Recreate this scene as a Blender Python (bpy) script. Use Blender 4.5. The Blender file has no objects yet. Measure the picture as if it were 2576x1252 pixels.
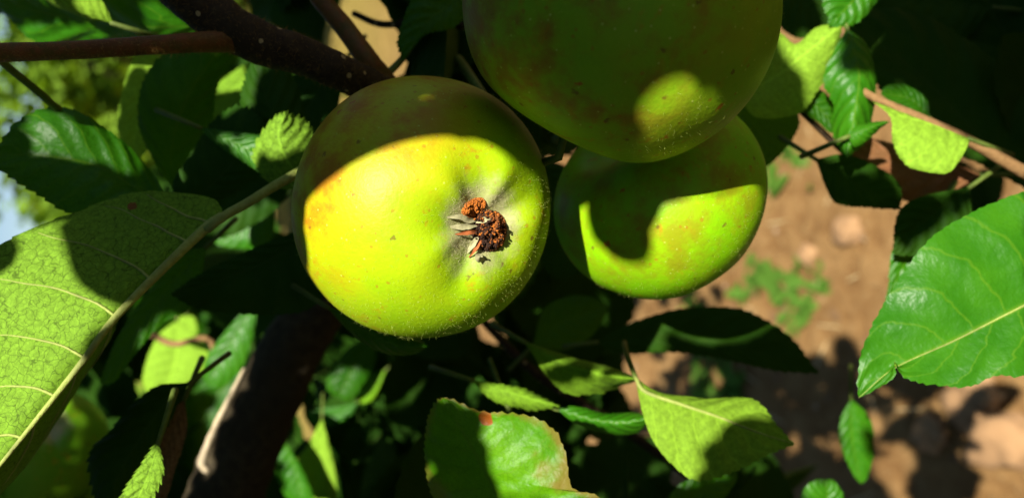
import bpy, bmesh, math, random
import numpy as np
from mathutils import Vector, Matrix, noise
random.seed(7); rng = np.random.default_rng(7)
S = bpy.context.scene
COL = S.collection

# ------------------------------------------------------------------ camera
PITCH = math.radians(27.0); ROLL = math.radians(6.0); CAM_H = 1.30
LENS = 27.0
W0, H0 = 2575.0, 1252.0                       # picture coordinates used for measuring
FPX = LENS / 36.0 * W0
def cam_axes():
    v = Vector((0, math.cos(PITCH), -math.sin(PITCH)))
    xc = Vector((0, -math.sin(PITCH), -math.cos(PITCH)))      # the phone was held on its side
    yc = Vector((1, 0, 0))
    R = Matrix.Rotation(ROLL, 3, -v)
    return R @ xc, R @ yc, -v
XC, YC, ZC = cam_axes()
CM = Matrix((( XC.x, YC.x, ZC.x, 0), (XC.y, YC.y, ZC.y, 0), (XC.z, YC.z, ZC.z, CAM_H), (0, 0, 0, 1)))
cd = bpy.data.cameras.new('camera'); cam = bpy.data.objects.new('camera', cd); COL.objects.link(cam)
cam.matrix_world = CM
cd.sensor_width = 36; cd.lens = LENS; cd.clip_start = 0.005; cd.clip_end = 500
cd.dof.use_dof = True; cd.dof.focus_distance = 0.182; cd.dof.aperture_fstop = 10.0
S.camera = cam
# ------------------------------------------------------------------ sky and sun
SUN_C = Vector((-0.42, 0.235, 0.876)).normalized()             # towards the sun, camera axes
SUN = (CM.to_3x3() @ SUN_C).normalized()
elev = math.asin(SUN.z); azim = math.atan2(SUN.x, SUN.y)
wd = bpy.data.worlds.new('World'); S.world = wd; wd.use_nodes = True
nt = wd.node_tree; nt.nodes.clear()
sky = nt.nodes.new('ShaderNodeTexSky'); sky.sky_type = 'NISHITA'; sky.sun_disc = False
sky.sun_elevation = elev; sky.sun_rotation = azim; sky.air_density = 1.0; sky.dust_density = 0.1; sky.ozone_density = 1.5
bg = nt.nodes.new('ShaderNodeBackground'); bg.inputs[1].default_value = 0.05
wo = nt.nodes.new('ShaderNodeOutputWorld')
nt.links.new(sky.outputs[0], bg.inputs[0]); nt.links.new(bg.outputs[0], wo.inputs[0])
sl = bpy.data.lights.new('sun', 'SUN'); sl.energy = 5.0; sl.angle = math.radians(0.55); sl.color = (1.0, 0.94, 0.82)
so = bpy.data.objects.new('sun', sl); COL.objects.link(so)
so.rotation_euler = SUN.to_track_quat('Z', 'Y').to_euler(); so.location = SUN * 20
S.view_settings.view_transform = 'Standard'; S.view_settings.look = 'None'
S.view_settings.gamma = 1.0; S.view_settings.use_curve_mapping = False
S.view_settings.exposure = 1.12
S.render.engine = 'CYCLES'
S.cycles.max_bounces = 5; S.cycles.diffuse_bounces = 3; S.cycles.transmission_bounces = 4

# ------------------------------------------------------------------ helpers
def C(x, y, d):                                # picture point at depth d cm -> camera axes, metres
    D = d * 0.01
    return Vector(((x - W0 / 2) / FPX * D, (H0 / 2 - y) / FPX * D, -D))
def Wp(x, y, d): return CM @ C(x, y, d)
def px(p):                                     # camera axes -> picture
    return (W0 / 2 + p.x / -p.z * FPX, H0 / 2 - p.y / -p.z * FPX)
CMI = CM.inverted()
def inpoly(x, y, poly):
    ins = False; j = len(poly) - 1
    for i in range(len(poly)):
        xi, yi = poly[i]; xj, yj = poly[j]
        if (yi > y) != (yj > y) and x < (xj - xi) * (y - yi) / (yj - yi) + xi: ins = not ins
        j = i
    return ins
def spline(P, n):                              # Catmull-Rom through P, resampled by arc length
    P = [Vector(p) for p in P]
    if len(P) == 2: return [P[0].lerp(P[1], i / (n - 1)) for i in range(n)]
    Q = [P[0] * 2 - P[1]] + P + [P[-1] * 2 - P[-2]]
    out = []
    for i in range(1, len(Q) - 2):
        a, b, c, d = Q[i - 1], Q[i], Q[i + 1], Q[i + 2]
        for k in range(16):
            t = k / 16
            out.append(0.5 * ((2 * b) + (c - a) * t + (2 * a - 5 * b + 4 * c - d) * t * t + (3 * b - a - 3 * c + d) * t ** 3))
    out.append(P[-1])
    L = [0]
    for i in range(1, len(out)): L.append(L[-1] + (out[i] - out[i - 1]).length)
    res = []; j = 0
    for i in range(n):
        s = L[-1] * i / (n - 1)
        while j < len(L) - 2 and L[j + 1] < s: j += 1
        seg = L[j + 1] - L[j]
        res.append(out[j].lerp(out[j + 1], 0 if seg < 1e-12 else min(1, (s - L[j]) / seg)))
    return res
def link(o, parent=None):
    COL.objects.link(o)
    if parent is not None:
        o.parent = parent; o.matrix_parent_inverse = Matrix.Translation(parent.location).inverted() if parent.type == 'EMPTY' or True else Matrix()
    return o
def mesh_obj(name, verts, faces, mat, parent=None, origin=None, smooth=True, uvs=None):
    """verts in world metres; the object's origin is put at `origin`."""
    origin = Vector(origin) if origin is not None else Vector(verts[0])
    me = bpy.data.meshes.new(name)
    me.from_pydata([tuple(Vector(v) - origin) for v in verts], [], faces)
    if smooth: me.polygons.foreach_set('use_smooth', [True] * len(me.polygons))
    if uvs is not None:
        ul = me.uv_layers.new(name='UVMap')
        li = np.empty(len(me.loops), dtype=np.int32); me.loops.foreach_get('vertex_index', li)
        ul.data.foreach_set('uv', np.asarray(uvs, dtype=np.float32)[li].ravel())
    if mat: me.materials.append(mat)
    o = bpy.data.objects.new(name, me); COL.objects.link(o)
    o.location = origin
    if parent is not None: set_parent(o, parent)
    return o
def set_parent(o, parent):
    bpy_loc = {}
    o.parent = parent
    o.matrix_parent_inverse = world_of(parent).inverted()
def world_of(o):
    m = o.matrix_basis.copy()
    while o.parent is not None:
        m = world_of_single(o.parent) @ o.matrix_parent_inverse @ m; o = o.parent
        break
    return m
def world_of_single(o):
    return o.matrix_basis if o.parent is None else world_of_single(o.parent) @ o.matrix_parent_inverse @ o.matrix_basis
def empty(name, loc, label=None, cat=None, group=None):
    o = bpy.data.objects.new(name, None); COL.objects.link(o); o.location = loc
    o.empty_display_size = 0.02
    if label: o['label'] = label
    if cat: o['category'] = cat
    if group: o['group'] = group
    return o
def tube_data(pts, radii, sides=12, rough=0.0, seed=0.0, fr=120.0):
    """tube through world points with its own radius at each; returns verts, faces, uvs"""
    V, F, U = [], [], []
    n = len(pts); ref = Vector((0.3, 0.5, 0.8))
    L = 0
    for i, p in enumerate(pts):
        t = (pts[min(i + 1, n - 1)] - pts[max(i - 1, 0)]).normalized()
        a = t.cross(ref)
        if a.length < 1e-4: a = t.cross(Vector((1, 0, 0)))
        a.normalize(); b = t.cross(a).normalized(); ref = b.cross(t) * -1 if False else ref
        if i: L += (p - pts[i - 1]).length
        for k in range(sides):
            an = 2 * math.pi * k / sides
            d = a * math.cos(an) + b * math.sin(an)
            r = radii[i]
            if rough: r *= 1 + rough * noise.noise((p + d * r) * fr + Vector((seed, 0, 0))) + 0.5 * rough * noise.noise((p + d * r) * fr * 2.7)
            V.append(p + d * r); U.append((k / sides, L * 20))
    for i in range(n - 1):
        for k in range(sides):
            k2 = (k + 1) % sides
            F.append((i * sides + k, i * sides + k2, (i + 1) * sides + k2, (i + 1) * sides + k))
    c0 = len(V); V.append(pts[0]); U.append((0, 0)); V.append(pts[-1]); U.append((0, L * 20))
    for k in range(sides):
        k2 = (k + 1) % sides
        F.append((c0, k2, k)); F.append((c0 + 1, (n - 1) * sides + k, (n - 1) * sides + k2))
    return V, F, U
def tube(name, P, mat, parent, n=24, sides=12, rough=0.0, fr=120.0, seed=0.0):
    """P: picture points (x, y, depth cm, radius mm)"""
    c = [Wp(x, y, d) for x, y, d, r in P]
    pts = spline(c, n)
    rr = spline([Vector((r, 0, 0)) for x, y, d, r in P], n)
    # radii follow the same parameter as closely as the arc lengths allow
    cl = [0]
    for i in range(1, len(c)): cl.append(cl[-1] + (c[i] - c[i - 1]).length)
    rad = [float(np.interp(cl[-1] * i / (n - 1), cl, [q[3] for q in P])) * 0.001 for i in range(n)]
    V, F, U = tube_data(pts, rad, sides, rough, seed, fr)
    return mesh_obj(name, V, F, mat, parent, origin=pts[0], uvs=U)

# ------------------------------------------------------------------ material tools
def new_mat(name):
    m = bpy.data.materials.new(name); m.use_nodes = True; m.node_tree.nodes.clear()
    return m, m.node_tree
def N(nt, t, **kw):
    n = nt.nodes.new(t)
    for k, v in kw.items():
        if k.startswith('i_'):
            key = k[2:]; key = int(key) if key.isdigit() else key
            n.inputs[key].default_value = v
        else: setattr(n, k, v)
    return n
def lk(nt, a, b): nt.links.new(a, b)
def math_n(nt, op, a, b=None, c=None, clamp=False):
    n = nt.nodes.new('ShaderNodeMath'); n.operation = op; n.use_clamp = clamp
    for i, v in enumerate((a, b, c)):
        if v is None: continue
        if isinstance(v, (int, float)): n.inputs[i].default_value = v
        else: nt.links.new(v, n.inputs[i])
    return n.outputs[0]
def mixc(nt, fac, a, b, blend='MIX'):
    n = nt.nodes.new('ShaderNodeMix'); n.data_type = 'RGBA'; n.blend_type = blend
    for key, v in ((0, fac), (6, a), (7, b)):
        if isinstance(v, (int, float)): n.inputs[key].default_value = v
        elif isinstance(v, tuple): n.inputs[key].default_value = v if len(v) == 4 else v + (1,)
        else: nt.links.new(v, n.inputs[key])
    return n.outputs[2]
def sstep(nt, x, lo, hi):
    n = nt.nodes.new('ShaderNodeMapRange'); n.interpolation_type = 'SMOOTHSTEP'
    nt.links.new(x, n.inputs[0]); n.inputs[1].default_value = lo; n.inputs[2].default_value = hi
    n.inputs[3].default_value = 0; n.inputs[4].default_value = 1
    return n.outputs[0]
def noise_n(nt, co, scale, detail=3, rough=0.55):
    n = nt.nodes.new('ShaderNodeTexNoise'); n.inputs['Scale'].default_value = scale
    n.inputs['Detail'].default_value = detail; n.inputs['Roughness'].default_value = rough
    if co is not None: nt.links.new(co, n.inputs['Vector'])
    return n.outputs['Fac']

def leaf_material(name, top, under, trans, tfac=0.30, rough=0.42, nveins=8, net=1.0, spots=0.0, spotcol=(0.20, 0.045, 0.01), edgebrown=0.0, uscale=900.0, spec=0.16, vmix=0.7):
    m, t = new_mat(name)
    out = N(t, 'ShaderNodeOutputMaterial')
    uv = N(t, 'ShaderNodeUVMap', uv_map='UVMap'); sp = N(t, 'ShaderNodeSeparateXYZ'); lk(t, uv.outputs[0], sp.inputs[0])
    tc = N(t, 'ShaderNodeTexCoord'); geo = N(t, 'ShaderNodeNewGeometry')
    u, v = sp.outputs[0], sp.outputs[1]
    a = math_n(t, 'MULTIPLY', math_n(t, 'ABSOLUTE', math_n(t, 'SUBTRACT', u, 0.5)), 2.0)
    side = math_n(t, 'GREATER_THAN', u, 0.5)
    wob = noise_n(t, uv.outputs[0], 7, 2)
    ph = math_n(t, 'ADD', math_n(t, 'SUBTRACT', math_n(t, 'MULTIPLY', v, float(nveins)), math_n(t, 'MULTIPLY', math_n(t, 'POWER', a, 1.25), nveins * 0.21)), math_n(t, 'MULTIPLY', wob, 0.55))
    ph = math_n(t, 'ADD', ph, math_n(t, 'MULTIPLY', side, 0.45))
    fr = math_n(t, 'FRACT', ph)
    dv = math_n(t, 'ABSOLUTE', math_n(t, 'SUBTRACT', fr, 0.5))
    vein = math_n(t, 'SUBTRACT', 1.0, sstep(t, dv, 0.012, 0.055))
    mid = math_n(t, 'SUBTRACT', 1.0, sstep(t, a, 0.012, 0.045))
    vv = math_n(t, 'MAXIMUM', math_n(t, 'MULTIPLY', vein, vmix), mid)
    if net > 0:
        vo = N(t, 'ShaderNodeTexVoronoi', feature='DISTANCE_TO_EDGE'); vo.inputs['Scale'].default_value = uscale * 0.55
        vo2 = N(t, 'ShaderNodeTexVoronoi', feature='DISTANCE_TO_EDGE'); vo2.inputs['Scale'].default_value = uscale * 1.5
        nd = N(t, 'ShaderNodeTexNoise'); nd.inputs['Scale'].default_value = 400; nd.inputs['Detail'].default_value = 1
        lk(t, tc.outputs['Object'], nd.inputs['Vector'])
        vadd = N(t, 'ShaderNodeVectorMath', operation='MULTIPLY_ADD'); lk(t, nd.outputs['Color'], vadd.inputs[0])
        vadd.inputs[1].default_value = (0.0030,) * 3; lk(t, tc.outputs['Object'], vadd.inputs[2])
        lk(t, vadd.outputs[0], vo.inputs['Vector']); lk(t, vadd.outputs[0], vo2.inputs['Vector'])
        netl = math_n(t, 'SUBTRACT', 1.0, sstep(t, vo.outputs['Distance'], 0.0, 0.065))
        netf = math_n(t, 'MULTIPLY', math_n(t, 'SUBTRACT', 1.0, sstep(t, vo2.outputs['Distance'], 0.0, 0.13)), 0.4)
        nets = math_n(t, 'MULTIPLY', math_n(t, 'MAXIMUM', netl, netf), net)
    else:
        netl = nets = N(t, 'ShaderNodeValue').outputs[0]
    n1 = noise_n(t, tc.outputs['Object'], 70, 4); n2 = noise_n(t, tc.outputs['Object'], 700, 3)
    oi = N(t, 'ShaderNodeObjectInfo')
    # upper side
    tcol = mixc(t, sstep(t, n1, 0.3, 0.75), top, tuple(min(1, c * k) for c, k in zip(top, (1.9, 1.35, 1.4))))
    tcol = mixc(t, math_n(t, 'MULTIPLY', oi.outputs['Random'], 0.35), tcol, (top[0] * 1.6, top[1] * 1.1, top[2]))
    tcol = mixc(t, math_n(t, 'MULTIPLY', vv, 0.45), tcol, (under[0] * 0.8, under[1] * 0.8, under[2]))
    if net > 0: tcol = mixc(t, math_n(t, 'MULTIPLY', nets, 0.35), tcol, tuple(c * 0.45 for c in top))
    # under side: pale felt with a dark net of veinlets and pale ribs
    ucol = mixc(t, sstep(t, n2, 0.25, 0.8), tuple(c * 0.72 for c in under), tuple(min(1, c * 1.15) for c in under))
    ucol = mixc(t, math_n(t, 'MULTIPLY', nets, 0.85), ucol, tuple(c * 0.25 for c in under))
    ucol = mixc(t, math_n(t, 'MULTIPLY', vv, 0.8), ucol, tuple(min(1, c * 1.35) for c in under))
    col = mixc(t, geo.outputs['Backfacing'], tcol, ucol)
    if spots > 0:
        sv = N(t, 'ShaderNodeTexVoronoi', feature='F1'); sv.inputs['Scale'].default_value = 120
        mp = N(t, 'ShaderNodeMapping'); mp.inputs['Scale'].default_value = (1, 0.55, 1)
        lk(t, tc.outputs['Object'], mp.inputs[0]); lk(t, mp.outputs[0], sv.inputs['Vector'])
        sc = N(t, 'ShaderNodeSeparateColor'); lk(t, sv.outputs['Color'], sc.inputs[0])
        rad = math_n(t, 'MULTIPLY', math_n(t, 'SUBTRACT', sc.outputs[0], 1.0 - spots, clamp=True), 0.33 / spots)
        dd = math_n(t, 'ADD', sv.outputs['Distance'], math_n(t, 'MULTIPLY', n2, 0.10))
        sm = math_n(t, 'MULTIPLY', math_n(t, 'LESS_THAN', dd, rad), 0.9)
        col = mixc(t, sm, col, spotcol)
    if edgebrown > 0:
        eb = math_n(t, 'MULTIPLY', sstep(t, math_n(t, 'ADD', a, math_n(t, 'MULTIPLY', math_n(t, 'SUBTRACT', n1, 0.5), 1.3)), 0.70, 1.0), edgebrown)
        col = mixc(t, eb, col, (0.22, 0.12, 0.03))
    bh = math_n(t, 'ADD', math_n(t, 'MULTIPLY', sstep(t, dv, 0.0, 0.5), -0.8), math_n(t, 'ADD', math_n(t, 'MULTIPLY', noise_n(t, tc.outputs['Object'], 330, 2), 1.1), math_n(t, 'MULTIPLY', n2, 0.3)))
    bp = N(t, 'ShaderNodeBump'); bp.inputs['Strength'].default_value = 0.55; bp.inputs['Distance'].default_value = 0.0006
    lk(t, bh, bp.inputs['Height'])
    p = N(t, 'ShaderNodeBsdfPrincipled'); lk(t, col, p.inputs['Base Color'])
    rr = N(t, 'ShaderNodeMapRange'); lk(t, geo.outputs['Backfacing'], rr.inputs[0]); rr.inputs[3].default_value = rough; rr.inputs[4].default_value = 0.8
    lk(t, rr.outputs[0], p.inputs['Roughness']); p.inputs['Specular IOR Level'].default_value = spec
    lk(t, bp.outputs[0], p.inputs['Normal'])
    tr = N(t, 'ShaderNodeBsdfTranslucent'); lk(t, bp.outputs[0], tr.inputs['Normal'])
    lk(t, mixc(t, math_n(t, 'MULTIPLY', math_n(t, 'MAXIMUM', nets, vv), 0.5), trans, tuple(c * 0.4 for c in trans)), tr.inputs[0])
    ms = N(t, 'ShaderNodeMixShader'); ms.inputs[0].default_value = tfac
    lk(t, p.outputs[0], ms.inputs[1]); lk(t, tr.outputs[0], ms.inputs[2]); lk(t, ms.outputs[0], out.inputs[0])
    return m

TOPG = (0.014, 0.090, 0.0015); UNDG = (0.150, 0.300, 0.012); TRG = (0.14, 0.38, 0.004)
M_leaf = leaf_material('leaf_green', TOPG, UNDG, TRG)
M_leaf_sunlit = leaf_material('leaf_sunlit', (0.020, 0.125, 0.003), UNDG, TRG, tfac=0.18, rough=0.40, net=0.5, spec=0.22)  # leaf green lightened for the blades that stand in sun
M_leaf_spot = leaf_material('leaf_spotted', (0.060, 0.225, 0.002), UNDG, TRG, spots=0.5, spotcol=(0.30, 0.055, 0.012), edgebrown=0.75)
M_leaf_big = leaf_material('leaf_underside', TOPG, (0.170, 0.330, 0.022), TRG, nveins=7, net=1.0, tfac=0.16, vmix=0.12, spots=0.14, spotcol=(0.20, 0.035, 0.02), uscale=780)
M_leaf_shaded = leaf_material('leaf_shaded', (0.012, 0.050, 0.003), (0.05, 0.10, 0.012), (0.05, 0.14, 0.004), tfac=0.12, rough=0.6, spec=0.08, net=0)  # leaf green darkened for blades in shade; the shade is in the colour
M_leaf_yellow = leaf_material('leaf_yellowgreen', (0.14, 0.36, 0.012), (0.24, 0.44, 0.03), (0.28, 0.50, 0.01), tfac=0.25, net=0.25)
M_leaf_dry = leaf_material('leaf_dry', (0.16, 0.085, 0.035), (0.22, 0.13, 0.06), (0.2, 0.10, 0.03), tfac=0.2)

def bark_material(name, c1, c2, fuzz=0.3, scale=300, lent=0.0, rough=0.8):
    m, t = new_mat(name); out = N(t, 'ShaderNodeOutputMaterial'); tc = N(t, 'ShaderNodeTexCoord')
    n1 = noise_n(t, tc.outputs['Object'], scale, 5, 0.65); n2 = noise_n(t, tc.outputs['Object'], scale * 0.12, 3)
    col = mixc(t, sstep(t, n1, 0.35, 0.7), c1, c2)
    col = mixc(t, sstep(t, n2, 0.45, 0.7), col, tuple(c * 0.6 for c in c2))
    h = n1
    if lent > 0:
        vo = N(t, 'ShaderNodeTexVoronoi', feature='F1'); vo.inputs['Scale'].default_value = lent
        lk(t, tc.outputs['Object'], vo.inputs['Vector'])
        sc = N(t, 'ShaderNodeSeparateColor'); lk(t, vo.outputs['Color'], sc.inputs[0])
        l = math_n(t, 'MULTIPLY', math_n(t, 'LESS_THAN', vo.outputs['Distance'], 0.16), math_n(t, 'GREATER_THAN', sc.outputs[0], 0.45))
        col = mixc(t, l, col, (0.42, 0.30, 0.14))
    bp = N(t, 'ShaderNodeBump'); bp.inputs['Strength'].default_value = 0.6; bp.inputs['Distance'].default_value = 0.0008; lk(t, h, bp.inputs['Height'])
    p = N(t, 'ShaderNodeBsdfPrincipled'); lk(t, col, p.inputs['Base Color']); p.inputs['Roughness'].default_value = rough
    p.inputs['Specular IOR Level'].default_value = 0.25
    lk(t, bp.outputs[0], p.inputs['Normal']); lk(t, p.outputs[0], out.inputs[0])
    return m
M_bark = bark_material('bark_dark', (0.026, 0.019, 0.009), (0.055, 0.042, 0.020), scale=260)
M_wood = bark_material('young_wood', (0.024, 0.013, 0.006), (0.050, 0.030, 0.012), scale=420, lent=210)
M_twig = bark_material('red_twig', (0.100, 0.062, 0.008), (0.190, 0.060, 0.014), scale=380, rough=0.6)
M_stem = bark_material('green_stem', (0.085, 0.13, 0.018), (0.12, 0.17, 0.03), scale=500, rough=0.6)
M_tanstem = bark_material('tan_stem', (0.19, 0.105, 0.040), (0.26, 0.15, 0.060), scale=400)
M_rib = bark_material('pale_rib', (0.25, 0.31, 0.06), (0.33, 0.38, 0.10), scale=700, rough=0.6)
M_sunlit_peel = bark_material('sunlit_peel', (0.42, 0.33, 0.20), (0.52, 0.43, 0.29), scale=500)  # paled to carry the sunlight on the branch edge

def plain(name, c, rough=0.7, var=0.3, scale=200, trans=0.0):
    m, t = new_mat(name); out = N(t, 'ShaderNodeOutputMaterial'); tc = N(t, 'ShaderNodeTexCoord')
    n = noise_n(t, tc.outputs['Object'], scale, 4)
    col = mixc(t, n, tuple(x * (1 - var) for x in c), tuple(min(1, x * (1 + var)) for x in c))
    p = N(t, 'ShaderNodeBsdfPrincipled'); lk(t, col, p.inputs['Base Color']); p.inputs['Roughness'].default_value = rough
    p.inputs['Specular IOR Level'].default_value = 0.2
    if trans:
        tr = N(t, 'ShaderNodeBsdfTranslucent'); lk(t, col, tr.inputs[0]); ms = N(t, 'ShaderNodeMixShader'); ms.inputs[0].default_value = trans
        lk(t, p.outputs[0], ms.inputs[1]); lk(t, tr.outputs[0], ms.inputs[2]); lk(t, ms.outputs[0], out.inputs[0])
    else: lk(t, p.outputs[0], out.inputs[0])
    return m

def soil_material():
    m, t = new_mat('soil'); out = N(t, 'ShaderNodeOutputMaterial'); tc = N(t, 'ShaderNodeTexCoord')
    co = tc.outputs['Object']
    n1 = noise_n(t, co, 2.2, 5); n2 = noise_n(t, co, 14, 6, 0.65); n3 = noise_n(t, co, 70, 4, 0.6); n4 = noise_n(t, co, 1.1, 4)
    col = mixc(t, sstep(t, n2, 0.3, 0.72), (0.140, 0.072, 0.025), (0.240, 0.142, 0.056))
    col = mixc(t, math_n(t, 'MULTIPLY', sstep(t, n3, 0.55, 0.75), 0.5), col, (0.30, 0.215, 0.105))
    col = mixc(t, math_n(t, 'MULTIPLY', sstep(t, n1, 0.58, 0.72), 0.5), col, (0.13, 0.062, 0.03))
    sp = N(t, 'ShaderNodeSeparateXYZ'); lk(t, co, sp.inputs[0])
    far = sstep(t, sp.outputs[1], 3.2, 5.5)
    col = mixc(t, math_n(t, 'MULTIPLY', math_n(t, 'ADD', math_n(t, 'MULTIPLY', far, 0.55), sstep(t, n4, 0.62, 0.72)), 0.7, clamp=True), col, (0.23, 0.22, 0.035))
    bp = N(t, 'ShaderNodeBump'); bp.inputs['Strength'].default_value = 0.8; bp.inputs['Distance'].default_value = 0.02
    lk(t, math_n(t, 'ADD', n2, math_n(t, 'MULTIPLY', n3, 0.4)), bp.inputs['Height'])
    p = N(t, 'ShaderNodeBsdfPrincipled'); lk(t, col, p.inputs['Base Color']); p.inputs['Roughness'].default_value = 0.95
    p.inputs['Specular IOR Level'].default_value = 0.1
    lk(t, bp.outputs[0], p.inputs['Normal']); lk(t, p.outputs[0], out.inputs[0])
    return m

# ------------------------------------------------------------------ ground
def ground_h(x, y):
    k = 1.0 if abs(x) < 6 and -3 < y < 10 else 0.0
    return k * (0.030 * noise.noise(Vector((x * 1.7, y * 1.7, 0))) + 0.018 * noise.noise(Vector((x * 6, y * 6, 3))) + 0.008 * noise.noise(Vector((x * 19, y * 19, 7))))
xs = sorted(set(np.round(np.concatenate([np.linspace(-300, -8, 8), np.linspace(-7, 7, 30), np.linspace(-2.2, 2.2, 111)]), 4)))
ys = sorted(set(np.round(np.concatenate([np.linspace(-300, -5, 8), np.linspace(-4, 14, 40), np.linspace(0.2, 4.6, 111), np.linspace(16, 300, 10)]), 4)))
gv = [Vector((x, y, ground_h(x, y))) for y in ys for x in xs]
nx = len(xs)
gf = [(j * nx + i, j * nx + i + 1, (j + 1) * nx + i + 1, (j + 1) * nx + i) for j in range(len(ys) - 1) for i in range(nx - 1)]
g = mesh_obj('ground', gv, gf, soil_material(), origin=(0, 0, 0)); g['kind'] = 'structure'
def on_ground(x, y):                            # where the ray through a picture point meets the soil
    d = (CM.to_3x3() @ C(x, y, 100)); o = CM.translation
    s = -o.z / d.z
    p = o + d * s
    return Vector((p.x, p.y, ground_h(p.x, p.y)))

# ------------------------------------------------------------------ leaves
TREE_BASE = Vector((-0.62, 0.72, 0.0))
tree = empty('apple_tree', TREE_BASE, 'nearby apple tree whose branches, serrated green leaves and twigs fill the frame around the apples', 'tree')
LEAVES = []
def leaf(M, L, R, mat, face='top', teeth=26, tooth=0.0007, bulge=0.10, wave=0.03, rib=None, name='leaf', label=None, pet=None, petm=None, petr=0.00075, n=97, m=6, seed=None, cup=None, veins=None, parent=None):
    """A blade lofted between its midrib M and its two edges L and R (picture points with depth in cm, base to tip)."""
    dm = lambda P, dflt: [(q if len(q) == 3 else (q[0], q[1], dflt)) for q in P]
    davg = M[0][2]
    L = dm(L, davg); R = dm(R, davg)
    seed = random.random() * 100 if seed is None else seed
    mid = spline([Wp(*q) for q in M], n)
    ed = [spline([mid[0]] + [Wp(*q) for q in E] + [mid[-1]], n) for E in (L, R)]
    V, U = [], []; cols = []
    camdir = (CM.translation - mid[n // 2]).normalized()
    wmax = max((ed[0][n // 2] - mid[n // 2]).length, (ed[1][n // 2] - mid[n // 2]).length)
    def surf(side, s, i, toothed=True):
        e = ed[side][i]; mm = mid[i]; w = e - mm; wl = w.length
        tang = (mid[min(i + 1, n - 1)] - mid[max(i - 1, 0)]).normalized()
        nrm = tang.cross(w)
        if nrm.length < 1e-12: nrm = camdir.copy()
        nrm.normalize()
        if nrm.dot(camdir) < 0: nrm = -nrm
        t = i / (n - 1)
        p = mm + w * s
        fade = min(1, wl / (0.5 * wmax + 1e-6))
        p += nrm * (bulge * 4 * s * (1 - s) * wl)
        p += nrm * (wave * wmax * s * s * fade * noise.noise(Vector((t * 5 + seed, side * 9.1, seed))) * 2)
        p += nrm * (min(0.00055, 0.022 * wmax) * fade * math.sin(math.pi * s) * math.sin((t * 8 - s * 1.7 + side * 0.45) * 2 * math.pi))
        if toothed and s > 0.999 and 0.03 < t < 0.995:
            ft = (t * teeth + 0.3 * noise.noise(Vector((t * 9, seed, side)))) % 1.0
            amp = tooth * (0.55 + 0.8 * abs(noise.noise(Vector((t * 21, seed, side + 4)))))
            p += (w.normalized() if wl > 1e-9 else w) * amp * (ft - 0.4) + tang * amp * 0.9 * ft
        return p, nrm
    for i in range(n):
        row = []
        for j in range(-m, m + 1):
            side = 0 if j < 0 else 1; s = abs(j) / m
            row.append(len(V)); p, _ = surf(side, s, i); V.append(p); U.append((0.5 + 0.5 * j / m, i / (n - 1)))
        cols.append(row)
    F = []
    for i in range(n - 1):
        for j in range(2 * m):
            F.append((cols[i][j], cols[i][j + 1], cols[i + 1][j + 1], cols[i + 1][j]))
    f = F[(n // 2) * 2 * m + m // 2 * 3 % (2 * m)]
    nn = Vector((0, 0, 0))
    for fi in range((n // 3) * 2 * m, (2 * n // 3) * 2 * m):
        q = F[fi]; nn += (V[q[1]] - V[q[0]]).cross(V[q[3]] - V[q[0]])
    up = nn.dot(camdir) > 0
    if up != (face == 'top'): F = [tuple(reversed(q)) for q in F]
    o = mesh_obj(name, V, F, mat, parent or tree, origin=mid[0], uvs=U)
    if label: o['label'] = label
    LEAVES.append(o)
    # the rib on the blade and the stalk behind it
    if rib:
        pts = [mid[i] + surf(0, 0.0, i)[1] * rib * 0.0002 for i in range(0, n, 3)]
        rad = [rib * 0.001 * (1.0 - 0.8 * i / (len(pts) - 1)) for i in range(len(pts))]
        Vt, Ft, Ut = tube_data(pts, rad, 8)
        mesh_obj('midrib', Vt, Ft, M_rib, o, origin=pts[0], uvs=Ut)
    if veins:
        for side, t0s, rl in veins:
            for t0 in t0s:
                pts = []
                for k in range(18):
                    s = k / 17 * 0.93
                    i = min(n - 1, int((t0 + 0.20 * s ** 1.2) * (n - 1)))
                    p, nr = surf(side, s, i, False); pts.append(p + nr * 0.00010)
                pts = spline(pts[::3] + [pts[-1]], 18)
                Vt, Ft, Ut = tube_data(pts, [rl * 0.001 * (1 - 0.75 * k / 17) for k in range(18)], 6)
                mesh_obj('side_vein', Vt, Ft, M_rib, o, origin=pts[0], uvs=Ut)
    if pet != 0:
        if pet is None:
            d = (mid[0] - mid[4]).normalized(); back = -camdir
            q = [mid[0] + d * -0.001, mid[0] + d * 0.006 + back * 0.001, mid[0] + d * 0.012 + back * 0.006, mid[0] + d * 0.016 + back * 0.014]
        else: q = [Wp(*a) for a in pet]
        pts = spline(q, 14)
        Vt, Ft, Ut = tube_data(pts, [petr + 0.0003 * k / 13 for k in range(14)], 8)
        mesh_obj('petiole', Vt, Ft, petm or M_stem, o, origin=pts[0], uvs=Ut)
    return o

# the big pale leaf, seen from below, on the left
leaf([(560,545,21.2),(500,592,20.9),(300,790,20),(200,922,19.6),(0,1172,19.1),(-120,1320,18.9)],
     [(545,500,21.6),(440,483,21.9),(350,477,22),(270,490,22),(200,520,21.8),(70,582,21.2),(-20,645,20.8),(-62,760,20.4),(-80,900,20),(-90,1050,19.6),(-105,1200,19.2)],
     [(505,580,23.2),(340,735,24.4),(240,880,24.6),(150,1032,24.2),(72,1155,23.2),(-60,1310,21)],
     M_leaf_big, 'under', teeth=15, tooth=0.0022, rib=1.5, bulge=0.03, wave=0.03, seed=3.0,
     pet=[(520,578,20.9),(560,545,20.9),(620,512,21.2),(690,468,21.7),(765,425,22.6),(830,380,24)], petm=M_rib, petr=0.00125,
     veins=[(0,(0.03,0.12,0.25,0.38,0.50,0.62,0.74),0.42),(1,(0.1,0.25,0.4,0.55,0.7),0.35)],
     label='large pale leaf seen from below, with dark vein net and thick midrib, left of the apples')
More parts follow.
